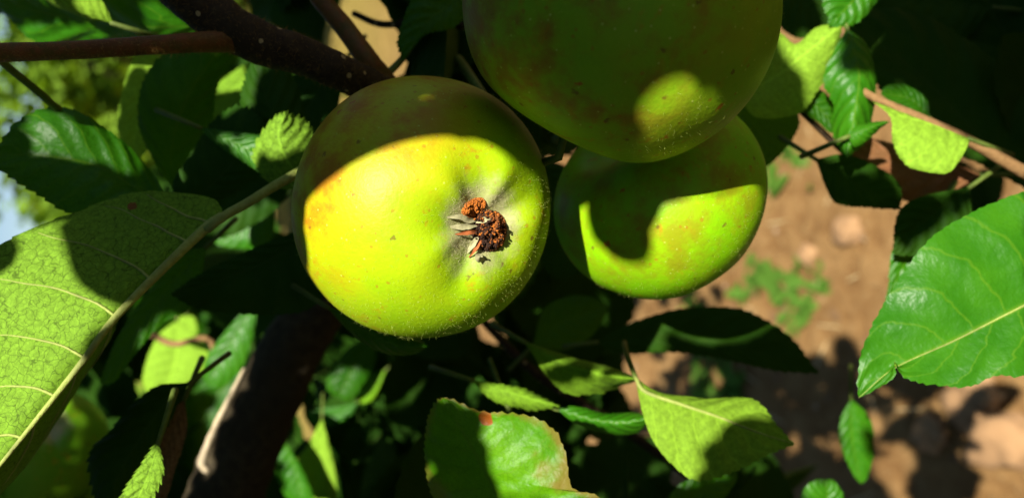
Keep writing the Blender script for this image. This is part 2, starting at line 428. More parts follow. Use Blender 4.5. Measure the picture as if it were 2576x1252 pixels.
# dark glossy leaf above it
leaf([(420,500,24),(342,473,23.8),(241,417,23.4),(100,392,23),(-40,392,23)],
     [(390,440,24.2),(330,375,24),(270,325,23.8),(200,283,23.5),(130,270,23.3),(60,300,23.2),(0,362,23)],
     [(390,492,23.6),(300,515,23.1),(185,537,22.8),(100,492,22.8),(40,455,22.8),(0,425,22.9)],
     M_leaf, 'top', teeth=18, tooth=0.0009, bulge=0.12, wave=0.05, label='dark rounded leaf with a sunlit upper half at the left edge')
# leaf above the red twig
leaf([(540,60,26),(400,70,26),(250,60,26.5),(60,20,27),(-60,-40,27)],
     [(480,10,25.6),(380,-40,25),(200,-90,25),(0,-120,26)],
     [(500,88,26.5),(400,104,27),(250,112,27.5),(100,107,27.5),(40,66,27.5),(-20,5,27.4)], M_leaf_sunlit, 'top', tooth=0.0008, bulge=0.08)
leaf([(285,60,25.0),(220,38,24.8),(150,0,24.6),(60,-60,24.6)], [(262,10,24.6),(220,-40,24.4),(140,-70,24.4)], [(225,48,25.2),(150,22,25.2),(90,-20,25)], M_leaf_yellow, 'under', n=49, tooth=0.0005)
# dim leaves between the twig and the apple
leaf([(440,480,27),(430,380,26.5),(470,250,26),(560,120,26),(650,60,26)],
     [(400,430,26.6),(352,340,26.4),(345,280,26.2),(362,205,26),(405,140,26),(500,80,26)],
     [(500,410,27.4),(530,310,27.4),(545,220,27),(600,120,26.5)], M_leaf, 'top', tooth=0.0013, teeth=30)
leaf([(660,150,36),(600,210,36),(540,270,36),(500,310,36)], [(620,160),(560,200),(520,240),(500,270)], [(660,210),(640,280),(580,300),(530,312)], M_leaf_sunlit, 'under', tooth=0.0012)
leaf([(760,480,26),(700,330,25.5),(660,220,25.5),(640,150,25.5)], [(690,440),(640,385),(612,300),(608,240),(622,180)], [(780,380),(760,250),(720,170)], M_leaf_shaded, 'top', tooth=0.0013)
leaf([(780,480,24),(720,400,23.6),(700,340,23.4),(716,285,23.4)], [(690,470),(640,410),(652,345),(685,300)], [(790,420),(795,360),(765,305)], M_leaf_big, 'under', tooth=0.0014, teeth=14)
leaf([(470,520,25.5),(560,440,25.2),(620,370,25),(660,300,25)], [(430,470),(470,400),(520,318),(560,285),(610,270)], [(560,500),(640,450),(680,380)], M_leaf_shaded, 'top', tooth=0.0013)
leaf([(500,320,24.6),(560,345,24.6),(620,375,24.6),(680,420,24.6)], [(560,328),(620,335),(670,350)], [(540,360),(600,400),(650,430)], M_leaf_sunlit, 'top', n=49)
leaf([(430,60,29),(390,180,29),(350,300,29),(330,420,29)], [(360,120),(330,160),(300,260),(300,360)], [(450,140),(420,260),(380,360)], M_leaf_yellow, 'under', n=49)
leaf([(690,520,36),(640,560,36),(590,590,36),(540,612,36)], [(650,515),(595,543),(552,578)], [(688,590),(655,624),(600,624),(562,620)], M_leaf_sunlit, 'top', tooth=0.0004, n=65)
leaf([(800,560,25),(700,640,25),(560,700,25),(430,740,25)], [(720,590),(600,640),(500,690)], [(840,680),(780,775),(640,790),(500,775)], M_leaf_shaded, 'top')
leaf([(520,620,27),(440,700,27),(340,830,27),(250,960,27)], [(450,640),(380,720),(300,840)], [(490,760),(410,810),(340,890),(285,962)], M_leaf, 'top')
# lower left
leaf([(480,960,24.5),(420,1010,24.2),(340,1120,24),(260,1270,24)], [(400,968),(330,1020),(280,1080),(235,1120),(220,1170),(240,1250)], [(455,985),(440,1035),(400,1105),(350,1190),(310,1260)], M_leaf_shaded, 'top', tooth=0.0016, teeth=20)
leaf([(400,1108,21),(370,1200,21),(320,1310,21)], [(385,1120),(345,1180),(312,1230),(285,1290)], [(412,1180),(392,1240),(360,1310)], M_leaf_big, 'under', tooth=0.0016, teeth=12, n=65)
leaf([(465,1000,25.5),(425,1100,25.5),(390,1260,25.5)], [(430,1040),(400,1130),(370,1250)], [(470,1080),(440,1180),(405,1290)], M_leaf_dry, 'under', n=49)
leaf([(640,900,58),(540,1000,58),(440,1150,58),(380,1300,58)], [(540,930),(450,1030),(390,1150)], [(640,1000),(560,1130),(470,1250)], M_leaf, 'top')
leaf([(860,160,31),(780,260,31),(700,420,31)], [(760,170),(690,280),(670,360)], [(850,280),(800,380),(730,430)], M_leaf_shaded, 'top', n=49)
leaf([(740,420,33),(620,480,33),(490,570,33)], [(640,415),(540,450),(490,500)], [(710,510),(620,575),(540,600)], M_leaf_shaded, 'top', n=49)
leaf([(1330,380,36),(1400,500,36),(1450,690,36)], [(1325,480),(1335,580),(1380,690)], [(1480,450),(1505,560),(1490,660)], M_leaf_shaded, 'top', n=49)
# blurred bright leaves low on the left
leaf([(445,805,45),(445,880,45),(425,960,45),(385,1000,45)], [(400,840),(370,900),(360,965)], [(505,850),(528,900),(490,955)], M_leaf_yellow, 'under', n=49)
leaf([(650,750,41),(580,860,41),(520,970,41)], [(605,790),(545,860),(512,920)], [(635,850),(600,935),(560,968)], M_leaf_sunlit, 'top', n=49)
leaf([(470,790,47),(480,850,47),(470,920,47)], [(450,800),(445,850),(455,900)], [(490,800),(500,860),(490,910)], M_leaf_yellow, 'under', n=33)
leaf([(970,930,52),(930,965,52),(885,985,52)], [(930,940),(900,950),(880,970)], [(955,970),(935,1005),(905,1010)], M_leaf_yellow, 'top', n=33)
leaf([(900,1010,52),(850,1040,52),(765,1052,52)], [(860,1020),(810,1028),(775,1035)], [(880,1045),(830,1068),(785,1066)], M_leaf_sunlit, 'top', n=33)
leaf([(810,1050,46),(805,1140,46),(790,1260,46),(780,1340,46)], [(775,1115),(742,1165),(735,1260)], [(828,1120),(845,1200),(842,1290)], M_leaf_yellow, 'under', n=49)
leaf([(930,850,44),(890,920,44),(850,1000,44)], [(880,870),(840,920),(820,970)], [(945,900),(910,970),(880,1005)], M_leaf, 'top', n=33)
leaf([(700,1090,44),(740,1170,44),(760,1260,44)], [(680,1130),(690,1180),(720,1250)], [(730,1130),(765,1190),(790,1260)], M_leaf_sunlit, 'top', n=33)
# under the front apple and along the bottom
leaf([(820,770,23.5),(900,820,23.2),(980,862,23),(1070,872,23)], [(900,790),(990,820),(1050,845)], [(890,845),(960,886),(1030,892)], M_leaf, 'top', tooth=0.0012)
leaf([(1310,1380,20.6),(1265,1275,20.8),(1212,1170,21),(1160,1080,21.2),(1115,1000,21.5)],
     [(1180,1350,22.2),(1095,1260,22.2),(1070,1160,22.2),(1076,1065,22),(1095,1018,21.8)],
     [(1580,1310,20.2),(1500,1247,20.3),(1440,1226,20.4),(1425,1150,20.6),(1397,1086,20.8),(1330,1048,21),(1215,1036,21.3),(1150,1012,21.4)],
     M_leaf_spot, 'top', teeth=34, tooth=0.0011, bulge=0.05, wave=0.04, seed=5.0, label='green leaf with rust spots and browned edge, half in shade, at the bottom')
leaf([(1185,955,25.5),(1280,985,25.3),(1405,1020,25)], [(1230,962),(1300,972),(1350,992)], [(1230,1002),(1290,1022),(1340,1030)], M_leaf_sunlit, 'under', teeth=12, tooth=0.0012, n=65)
leaf([(1320,860,26.5),(1430,918,25.8),(1530,943,25),(1605,953,24.5)], [(1420,890),(1520,922),(1570,938)], [(1375,945),(1425,990),(1500,988),(1560,972)], M_leaf_sunlit, 'under', teeth=14, tooth=0.0010, n=65)
leaf([(1400,1028,25.8),(1480,1052,25.3),(1560,1062,25),(1635,1050,24.7)], [(1440,1020),(1520,1038),(1590,1036)], [(1450,1065),(1530,1090),(1600,1086)], M_leaf_sunlit, 'top', n=65)
leaf([(1598,948,24.2),(1622,985,23.8),(1720,1020,23.6),(1810,1050,23.5),(1900,1085,23.5),(1997,1116,23.5)],
     [(1660,985,24),(1760,1000,24.2),(1860,998,24.3),(1905,1012,24.2),(1950,1062,23.9)],
     [(1612,1030,23.6),(1640,1105,23.2),(1690,1168,23),(1755,1207,22.9),(1850,1182,23),(1930,1142,23.2)],
     leaf_material('leaf_pale', TOPG, (0.180, 0.33, 0.020), TRG, net=0.3, nveins=7, tfac=0.18), 'under', teeth=22, tooth=0.0009, rib=0.7, bulge=0.06, seed=2.0, label='pale leaf seen from below with a round shadow on it, below the right apple')
leaf([(1500,860,31),(1650,845,31),(1850,870,31),(2058,938,31)], [(1560,822),(1700,777),(1830,772),(1910,796),(1990,850)], [(1560,888),(1700,886),(1830,905),(1950,932)], M_leaf_shaded, 'top', teeth=22, tooth=0.001)
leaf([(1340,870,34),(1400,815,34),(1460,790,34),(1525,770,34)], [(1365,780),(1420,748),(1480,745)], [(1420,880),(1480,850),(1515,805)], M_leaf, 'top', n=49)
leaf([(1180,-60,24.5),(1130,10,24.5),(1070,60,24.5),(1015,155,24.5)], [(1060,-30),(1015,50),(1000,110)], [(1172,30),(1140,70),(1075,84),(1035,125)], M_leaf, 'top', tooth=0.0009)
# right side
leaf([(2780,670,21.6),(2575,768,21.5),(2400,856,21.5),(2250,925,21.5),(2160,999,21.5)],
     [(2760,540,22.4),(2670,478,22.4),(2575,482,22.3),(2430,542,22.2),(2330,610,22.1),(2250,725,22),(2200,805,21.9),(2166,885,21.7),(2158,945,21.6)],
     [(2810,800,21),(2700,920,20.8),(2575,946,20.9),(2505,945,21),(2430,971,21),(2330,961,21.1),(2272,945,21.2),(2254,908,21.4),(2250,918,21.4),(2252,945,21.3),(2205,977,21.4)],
     M_leaf_sunlit, 'top', teeth=40, tooth=0.0008, bulge=0.05, wave=0.04, seed=8.0, rib=0.4, label='broad bright green glossy leaf with a bite notch at the right edge')
leaf([(2350,540,27),(2300,620,27),(2255,700,27),(2225,770,27)], [(2270,575),(2243,630),(2236,700)], [(2340,640),(2290,700),(2250,745)], M_leaf_sunlit, 'top', n=49)
leaf([(2440,470,26),(2350,535,26),(2290,585,26),(2248,640,26)], [(2330,490),(2270,520),(2250,570)], [(2440,560),(2380,610),(2310,640)], M_leaf_shaded, 'top', n=65)
leaf([(2200,-90,26),(2155,-10,26),(2110,40,26),(2085,67,26)], [(2100,-60),(2070,0),(2083,40)], [(2235,-40),(2206,5),(2152,60)], M_leaf_sunlit, 'top', n=65, tooth=0.0009)
leaf([(2620,500,28.5),(2450,330,28.5),(2300,180,28.5),(2130,50,28.5)], [(2640,300),(2500,150),(2350,50),(2220,20)], [(2480,420),(2350,365),(2240,255),(2150,130)], M_leaf_shaded, 'top', tooth=0.0012)
leaf([(2500,20,29.5),(2330,0,29.5),(2170,-35,29.5)], [(2420,-80),(2300,-90)], [(2430,95),(2300,90),(2215,45)], M_leaf_shaded, 'top', n=49)
leaf([(1940,-90,30),(2010,-10,30),(2075,75,30)], [(1925,0),(1955,60),(2010,95)], [(2060,-60),(2092,0),(2095,60)], M_leaf_shaded, 'top', n=49)
leaf([(2700,320,30),(2560,140,30),(2440,-60,30)], [(2740,100),(2600,-40),(2500,-80)], [(2560,340),(2440,180),(2380,0)], M_leaf_shaded, 'top')
leaf([(1850,235,26.5),(1940,200,26.3),(2030,130,26),(2119,62,26)], [(1880,135),(1942,74),(2000,112),(2055,70)], [(1900,295),(2005,288),(2050,235),(2088,170)], M_leaf_yellow, 'under', n=65)
leaf([(2130,72,26),(2160,180,25.6),(2150,280,25.2),(2130,397,25)], [(2100,120),(2070,200),(2096,260),(2092,330)], [(2178,110),(2203,190),(2197,270),(2178,350)], M_leaf_sunlit, 'top', n=65, tooth=0.001)
leaf([(2130,345,24.9),(2185,322,24.7),(2237,306,24.6)], [(2150,320),(2190,308),(2215,305)], [(2150,370),(2190,345),(2215,322)], M_leaf_sunlit, 'top', n=33, tooth=0.0004)
leaf([(1985,235,27),(2050,265,27),(2115,340,27)], [(2040,215),(2090,250),(2110,300)], [(2010,270),(2060,310),(2090,335)], M_leaf, 'top', n=49)
leaf([(2440,350,25),(2330,308,25),(2262,288,25),(2195,256,25)], [(2390,325,25.2),(2320,300,25.2),(2250,275,25.2)], [(2430,375,24.6),(2385,436,24.4),(2320,432,24.4),(2275,412,24.5),(2246,360,24.7),(2240,295,24.9)], M_leaf_yellow, 'under', n=65, tooth=0.0006)
leaf([(2340,300,27),(2290,250,27),(2215,235,27)], [(2330,250),(2280,215),(2235,215)], [(2300,280),(2260,265),(2230,250)], M_leaf, 'top', n=49)
leaf([(1830,250,29),(1900,320,29),(1930,380,29),(1912,425,29)], [(1850,340),(1880,390),(1900,415)], [(1960,265),(2010,300),(1985,360),(1940,410)], M_leaf, 'top', n=49)
leaf([(2050,400,27),(2130,450,27),(2200,490,27),(2262,527,27)], [(2120,388),(2200,415),(2262,465)], [(2075,470),(2105,512),(2190,522)], M_leaf_shaded, 'top', n=65)
leaf([(2470,440,28),(2350,440,28),(2230,405,28),(2105,368,28)], [(2380,400),(2270,368),(2170,345)], [(2390,485),(2290,508),(2200,455)], M_leaf_dry, 'top', n=65)
leaf([(2140,1000,35),(2142,1100,35),(2165,1215,35)], [(2115,1050),(2112,1110),(2142,1185)], [(2188,1050),(2198,1130),(2182,1195)], M_leaf_sunlit, 'top', n=49)
leaf([(2050,1320,30),(2080,1260,30),(2075,1205,30)], [(2010,1280),(2020,1235),(2050,1208)], [(2120,1290),(2120,1245),(2100,1212)], M_leaf_sunlit, 'top', n=49)
leaf([(1680,1330,28),(1740,1250,28),(1850,1180,28)], [(1680,1250),(1740,1200),(1800,1185)], [(1760,1310),(1820,1250),(1850,1210)], M_leaf, 'top', n=49)

# ------------------------------------------------------------------ branches
tube('branch', [(380,-110,21.5,7.2),(480,-10,21.5,7.0),(620,92,21.6,6.3),(760,140,22,5.6),(880,195,22.6,5.2),(1010,265,25,5.0),(1120,380,29,5.5)], M_wood, tree, n=60, sides=28, rough=0.10, fr=160)
tube('twig', [(-160,140,19.8,2.5),(0,133,20,2.45),(200,126,20.2,2.4),(420,112,20.6,2.5),(520,106,21.0,2.8),(600,104,21.5,3.4),(680,116,22.3,3.6)], M_twig, tree, n=60, sides=16, rough=0.04, fr=120)
tube('twig', [(760,-80,24.6,3.1),(800,-10,24.4,3.1),(870,75,24.2,3.2),(930,160,24,3.5),(985,230,24.6,4.0)], M_twig, tree, n=40, sides=16, rough=0.06)
tube('petiole', [(-20,125,20.5,1.0),(10,160,21,1.1),(80,218,22,1.15),(140,270,23.2,1.2),(200,320,24.6,1.2)], M_stem, tree, n=24)
tube('twig', [(1060,80,25.5,1.0),(1010,150,25,1.1),(965,195,24.6,1.3),(940,220,24.3,1.3)], M_stem, tree, n=16)
tube('branch', [(900,600,36,12),(800,770,36,13.5),(728,890,35.5,14.5),(668,1010,35,15.5),(606,1140,34.5,16.3),(548,1300,34.5,17.5),(480,1500,35,18)], M_bark, tree, n=70, sides=32, rough=0.09, fr=110)
tube('sunlit_bark_strip', [(615,925,34.2,0.8),(582,990,33.9,1.3),(548,1060,33.6,1.6),(522,1120,33.4,1.8),(508,1165,33.2,2.1),(524,1188,33.0,1.0)], M_sunlit_peel, tree, n=40, sides=8, rough=0.25, fr=300)  # peel strip whose pale colour stands in for the branch's sunlit edge
tube('twig', [(2700,500,25.6,2.6),(2575,432,25.4,2.2),(2430,352,25.2,1.9),(2300,292,25.2,1.6),(2190,242,25.4,1.3),(2130,200,26.5,1.2)], M_tanstem, tree, n=40, rough=0.1)
tube('twig', [(1960,230,27.6,1.0),(2020,285,27.6,1.1),(2110,372,27.6,1.1),(2180,430,28,1.2)], M_wood, tree, n=24)
tube('twig', [(380,840,42.5,1.8),(440,865,42,1.7),(520,850,42,1.6),(545,900,42,1.6)], M_tanstem, tree, n=20)
tube('twig', [(1190,780,36,2),(1350,940,36,2),(1540,1060,36,2.1),(1800,1240,36,2.4)], M_wood, tree, n=24)
tube('twig', [(890,35,30,1.2),(960,62,29,1.3),(1060,55,28,1.4),(1200,70,27,1.5)], M_wood, tree, n=20)
tube('leaf_stalk', [(1300,1150,27,0.8),(1290,1060,27,0.8),(1230,900,28,0.9)], M_stem, tree, n=16)
# trunk and limbs beyond the frame that carry those branches
def limb(P, name='limb'):
    pts = spline([Vector(p[:3]) for p in P], 40)
    cl = np.linspace(0, 1, len(P)); rad = [float(np.interp(i / 39, cl, [p[3] for p in P])) for i in range(40)]
    V, F, U = tube_data(pts, rad, 20, 0.1, 0, 30)
    mesh_obj(name, V, F, M_bark, tree, origin=pts[0], uvs=U)
e1 = Wp(480, 1500, 35); e2 = Wp(1120, 380, 29); e3 = Wp(900, 600, 36)
tb = TREE_BASE
limb([(tb.x, tb.y, -0.05, 0.075), (tb.x + 0.02, tb.y, 0.4, 0.06), (tb.x - 0.01, tb.y - 0.02, 0.9, 0.055), (tb.x + 0.02, tb.y + 0.03, 1.5, 0.045), (tb.x, tb.y, 2.2, 0.02)], 'trunk')
limb([(tb.x, tb.y, 0.95, 0.035), (tb.x + 0.12, tb.y - 0.12, 1.12, 0.024), (e1.x - 0.08, e1.y + 0.05, e1.z - 0.02, 0.018), (e1.x, e1.y, e1.z, 0.0155)])
limb([(e3.x, e3.y, e3.z, 0.0108), ((e2.x + e3.x) / 2, e3.y + 0.012, (e2.z + e3.z) / 2, 0.008), (e2.x, e2.y, e2.z, 0.0056)])

# ------------------------------------------------------------------ apples
def apple_material(name, base, base2, blush, bl_amount=0.5, bl_dir=(0, 0, 1), bl_lo=0.1, seed=0.0, dots=1.0, calyx_r=0.0, warm=None):
    m, t = new_mat(name); out = N(t, 'ShaderNodeOutputMaterial'); tc = N(t, 'ShaderNodeTexCoord')
    mp = N(t, 'ShaderNodeMapping'); lk(t, tc.outputs['Object'], mp.inputs[0]); mp.inputs['Location'].default_value = (seed, seed * 0.7, 0)
    co = mp.outputs[0]
    n1 = noise_n(t, co, 45, 4); n2 = noise_n(t, co, 140, 5, 0.65); n3 = noise_n(t, co, 900, 3)
    col = mixc(t, sstep(t, n1, 0.3, 0.72), base, base2)
    col = mixc(t, math_n(t, 'MULTIPLY', n3, 0.25), col, tuple(c * 1.25 for c in base2))
    # brownish-red blush, on one flank and in streaks
    dv = N(t, 'ShaderNodeVectorMath', operation='DOT_PRODUCT'); lk(t, tc.outputs['Object'], dv.inputs[0]); dv.inputs[1].default_value = tuple(Vector(bl_dir).normalized() / 0.034)
    if warm: col = mixc(t, math_n(t, 'MULTIPLY', sstep(t, math_n(t, 'ADD', dv.outputs['Value'], math_n(t, 'MULTIPLY', math_n(t, 'SUBTRACT', n1, 0.5), 0.8)), -0.1, 0.9), 0.8), col, warm)
    msk = math_n(t, 'MULTIPLY', sstep(t, dv.outputs['Value'], bl_lo, bl_lo + 0.75), sstep(t, math_n(t, 'ADD', math_n(t, 'MULTIPLY', n1, 0.5), math_n(t, 'MULTIPLY', n2, 0.5)), 0.42, 0.62))
    col = mixc(t, math_n(t, 'MULTIPLY', msk, bl_amount), col, blush)
    # fine russet mottle, drawn out a little from eye to stalk
    mm = N(t, 'ShaderNodeMapping'); lk(t, tc.outputs['Object'], mm.inputs[0]); mm.inputs['Scale'].default_value = (1, 1, 0.55); mm.inputs['Location'].default_value = (seed * 2, 0, seed)
    n5 = noise_n(t, mm.outputs[0], 260, 6, 0.7); n6 = noise_n(t, mm.outputs[0], 60, 3)
    col = mixc(t, math_n(t, 'MULTIPLY', math_n(t, 'MULTIPLY', sstep(t, n5, 0.54, 0.68), sstep(t, n6, 0.40, 0.62)), 0.62), col, (0.40, 0.19, 0.008))
    # small red flecks and dark freckles
    for sc_, thr, rmax, c, k in ((170, 0.89, 0.18, (0.38, 0.08, 0.012), 0.8), (420, 0.74, 0.24, (0.32, 0.11, 0.012), 0.5), (260, 0.86, 0.20, (0.13, 0.055, 0.012), 0.7)):
        vo = N(t, 'ShaderNodeTexVoronoi', feature='F1'); vo.inputs['Scale'].default_value = sc_; lk(t, co, vo.inputs['Vector'])
        s2 = N(t, 'ShaderNodeSeparateColor'); lk(t, vo.outputs['Color'], s2.inputs[0])
        w = math_n(t, 'MULTIPLY', math_n(t, 'GREATER_THAN', s2.outputs[0], thr), math_n(t, 'SUBTRACT', 1.0, sstep(t, math_n(t, 'ADD', vo.outputs['Distance'], math_n(t, 'MULTIPLY', math_n(t, 'SUBTRACT', n3, 0.5), 0.55)), rmax * 0.45, rmax)))
        col = mixc(t, math_n(t, 'MULTIPLY', w, k), col, c)
    # pale lenticels
    vo = N(t, 'ShaderNodeTexVoronoi', feature='F1'); vo.inputs['Scale'].default_value = 460; lk(t, co, vo.inputs['Vector'])
    s2 = N(t, 'ShaderNodeSeparateColor'); lk(t, vo.outputs['Color'], s2.inputs[0])
    w = math_n(t, 'MULTIPLY', math_n(t, 'GREATER_THAN', s2.outputs[1], 0.35), math_n(t, 'SUBTRACT', 1.0, sstep(t, vo.outputs['Distance'], 0.07, 0.15)))
    col = mixc(t, math_n(t, 'MULTIPLY', w, 0.6 * dots), col, (0.46, 0.56, 0.10))
    if calyx_r > 0:                             # grey wool round the eye of the fruit (at -Z)
        sx = N(t, 'ShaderNodeSeparateXYZ'); lk(t, tc.outputs['Object'], sx.inputs[0])
        ln = N(t, 'ShaderNodeVectorMath', operation='LENGTH'); cx = N(t, 'ShaderNodeCombineXYZ'); lk(t, sx.outputs[0], cx.inputs[0]); lk(t, sx.outputs[1], cx.inputs[1]); lk(t, cx.outputs[0], ln.inputs[0])
        rr = math_n(t, 'ADD', ln.outputs['Value'], math_n(t, 'MULTIPLY', math_n(t, 'SUBTRACT', n2, 0.5), calyx_r * 1.3))
        wk = math_n(t, 'MULTIPLY', math_n(t, 'SUBTRACT', 1.0, sstep(t, rr, calyx_r * 0.35, calyx_r)), math_n(t, 'LESS_THAN', sx.outputs[2], 0.0))
        col = mixc(t, math_n(t, 'MULTIPLY', wk, 0.85), col, mixc(t, n3, (0.28, 0.25, 0.12), (0.50, 0.46, 0.28)))
    bp = N(t, 'ShaderNodeBump'); bp.inputs['Strength'].default_value = 0.35; bp.inputs['Distance'].default_value = 0.0003
    lk(t, math_n(t, 'ADD', n3, math_n(t, 'MULTIPLY', w, 0.2)), bp.inputs['Height'])
    p = N(t, 'ShaderNodeBsdfPrincipled'); lk(t, col, p.inputs['Base Color']); p.inputs['Roughness'].default_value = 0.45
    p.inputs['Specular IOR Level'].default_value = 0.2
    
    
    lk(t, bp.outputs[0], p.inputs['Normal']); lk(t, p.outputs[0], out.inputs[0])
    return m
M_hair = plain('fuzz', (0.42, 0.50, 0.10), 0.7, 0.1, 100, trans=0.3)
M_wool = plain('wool', (0.52, 0.47, 0.29), 0.8, 0.3, 300, trans=0.3)

def build_apple(label, ctr, R, calyx, mat, seed, flat=0.93, basin=0.16, bw=0.42, lobes=0.05, roll=0.0, stem_to=None):
    """calyx: direction of the fruit's eye in camera axes; local -Z is the eye"""
    c = CM @ C(*ctr)
    z = -(CM.to_3x3() @ Vector(calyx)).normalized()
    x = z.orthogonal().normalized(); y = z.cross(x)
    rot = Matrix((x, y, z)).transposed() @ Matrix.Rotation(roll, 3, 'Z')
    root = empty('apple', c, label, 'apple', 'green apples hanging on the tree')
    nu, nv = 128, 96
    V = []
    for j in range(nv + 1):
        th = math.pi * j / nv                    # 0 at the eye
        for i in range(nu):
            ph = 2 * math.pi * i / nu
            st, ct = math.sin(th), math.cos(th)
            r = 1.0
            if th < 1.9: r *= 1 - 0.055 * (1 - math.exp(-((th - 1.9) / 0.75) ** 2)) * 1.0     # taper toward the eye
            zz = -ct * flat * r; rr = st * r
            g1 = math.exp(-(th / bw) ** 2); zz += basin * g1
            g2 = math.exp(-((math.pi - th) / 0.42) ** 2); zz -= 0.28 * g2
            ring = math.exp(-((th - bw * 1.15) / (bw * 0.75)) ** 2)
            lob = lobes * ring * (0.6 * math.cos(5 * ph + seed) + 0.12 * math.cos(11 * ph + 1.7 * seed) * math.exp(-((th - 0.3) / 0.25) ** 2) + 0.55 * noise.noise(Vector((math.cos(ph) * 1.7, math.sin(ph) * 1.7, seed))))
            rr *= 1 + 0.35 * lob; zz -= lob * 0.9
            big = 0.035 * noise.noise(Vector((st * math.cos(ph) * 0.9, st * math.sin(ph) * 0.9, ct * 0.9 + seed * 3)))
            k = 1 + big
            V.append(Vector((rr * math.cos(ph), rr * math.sin(ph), zz)) * R * k)
    F = []
    for j in range(nv):
        for i in range(nu):
            i2 = (i + 1) % nu
            F.append((j * nu + i, (j + 1) * nu + i, (j + 1) * nu + i2, j * nu + i2))
    me = bpy.data.meshes.new('fruit_skin'); me.from_pydata([tuple(v) for v in V], [], F); me.materials.append(mat)
    bm = bmesh.new(); bm.from_mesh(me); bmesh.ops.remove_doubles(bm, verts=bm.verts, dist=1e-7); bmesh.ops.recalc_face_normals(bm, faces=bm.faces); bm.to_mesh(me); bm.free()
    me.polygons.foreach_set('use_smooth', [True] * len(me.polygons))
    o = bpy.data.objects.new('fruit_skin', me); COL.objects.link(o)
    o.parent = root; o.rotation_euler = rot.to_euler()
    # stalk
    a = c + rot @ Vector((0, 0, flat * R * 0.62)); b = c + rot @ Vector((0.002, 0, flat * R * 1.15)); pts = [a, b]
    pts.append(CM @ C(*stem_to) if stem_to else b + (b - a) * 0.6 + Vector((0, 0.004, 0.004)))
    pts = spline(pts, 14); Vt, Ft, Ut = tube_data(pts, [0.0011] * 10 + [0.0013, 0.0015, 0.0018, 0.002], 8)
    mesh_obj('stalk', Vt, Ft, M_stem, root, origin=a, uvs=Ut)
    return root, o, rot, c
def apple_rot(calyx):
    z = -(CM.to_3x3() @ Vector(calyx)).normalized(); x = z.orthogonal().normalized()
    return Matrix((x, z.cross(x), z)).transposed()
def rotB_in(v): return apple_rot((0.42, 0.74, 0.40)).transposed() @ (CM.to_3x3() @ v)
def rotA_in(v): return apple_rot((0.57, -0.19, 0.80)).transposed() @ (CM.to_3x3() @ v)
def rotC_in(v): return apple_rot((0.50, -0.55, -0.35)).transposed() @ (CM.to_3x3() @ v)
M_apA = apple_material('skin_yellowgreen', (0.215, 0.44, 0.003), (0.315, 0.45, 0.004), (0.36, 0.12, 0.006), 0.85, bl_dir=tuple(rotA_in(Vector((-0.75, 0.6, 0.2)))), bl_lo=-0.05, seed=1.3, calyx_r=0.0140, warm=(0.46, 0.39, 0.004))
M_apB = apple_material('skin_blushed', (0.18, 0.40, 0.008), (0.26, 0.40, 0.008), (0.26, 0.11, 0.014), 0.85, bl_dir=tuple(rotB_in(Vector((-0.75, 0.2, 0.5)))), bl_lo=-0.35, seed=4.1, dots=1.5)
M_apC = apple_material('skin_green', (0.17, 0.47, 0.002), (0.25, 0.50, 0.002), (0.24, 0.09, 0.01), 0.55, bl_dir=tuple(rotC_in(Vector((-0.4, 0.2, 0.9)))), bl_lo=-0.1, seed=7.7)
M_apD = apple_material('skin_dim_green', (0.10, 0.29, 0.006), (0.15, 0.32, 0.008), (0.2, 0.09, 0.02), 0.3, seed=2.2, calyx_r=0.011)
apA, skA, rotA, cA = build_apple('front yellow-green apple with orange-brown grub droppings at its eye', (1075, 527, 20.5), 0.0352, (0.57, -0.19, 0.80), M_apA, 0.9, flat=0.95, basin=0.20, bw=0.36, lobes=0.046, stem_to=(900, 330, 26.5))
apB, skB, rotB, cB = build_apple('shaded apple cut by the top edge of the photo, with one small sunlit patch', (1560, 20, 18.4), 0.0383, (0.42, 0.74, 0.40), M_apB, 2.3, flat=0.98, basin=0.12, bw=0.36, lobes=0.03, stem_to=(1150, 150, 27))
apC, skC, rotC, cC = build_apple('green apple half in shadow behind the other two, right of centre', (1658, 500, 23.8), 0.0338, (0.50, -0.55, -0.35), M_apC, 5.0, flat=0.90, basin=0.14, bw=0.4, lobes=0.03, stem_to=(1400, 350, 30))
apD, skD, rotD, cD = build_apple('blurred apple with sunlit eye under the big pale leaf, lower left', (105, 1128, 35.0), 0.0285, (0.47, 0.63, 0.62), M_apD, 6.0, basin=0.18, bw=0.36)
apE, skE, rotE, cE = build_apple('blurred green apple cut by the bottom edge, lower left corner', (180, 1362, 36.0), 0.0290, (0.6, 0.1, -0.3), M_apD, 8.0)

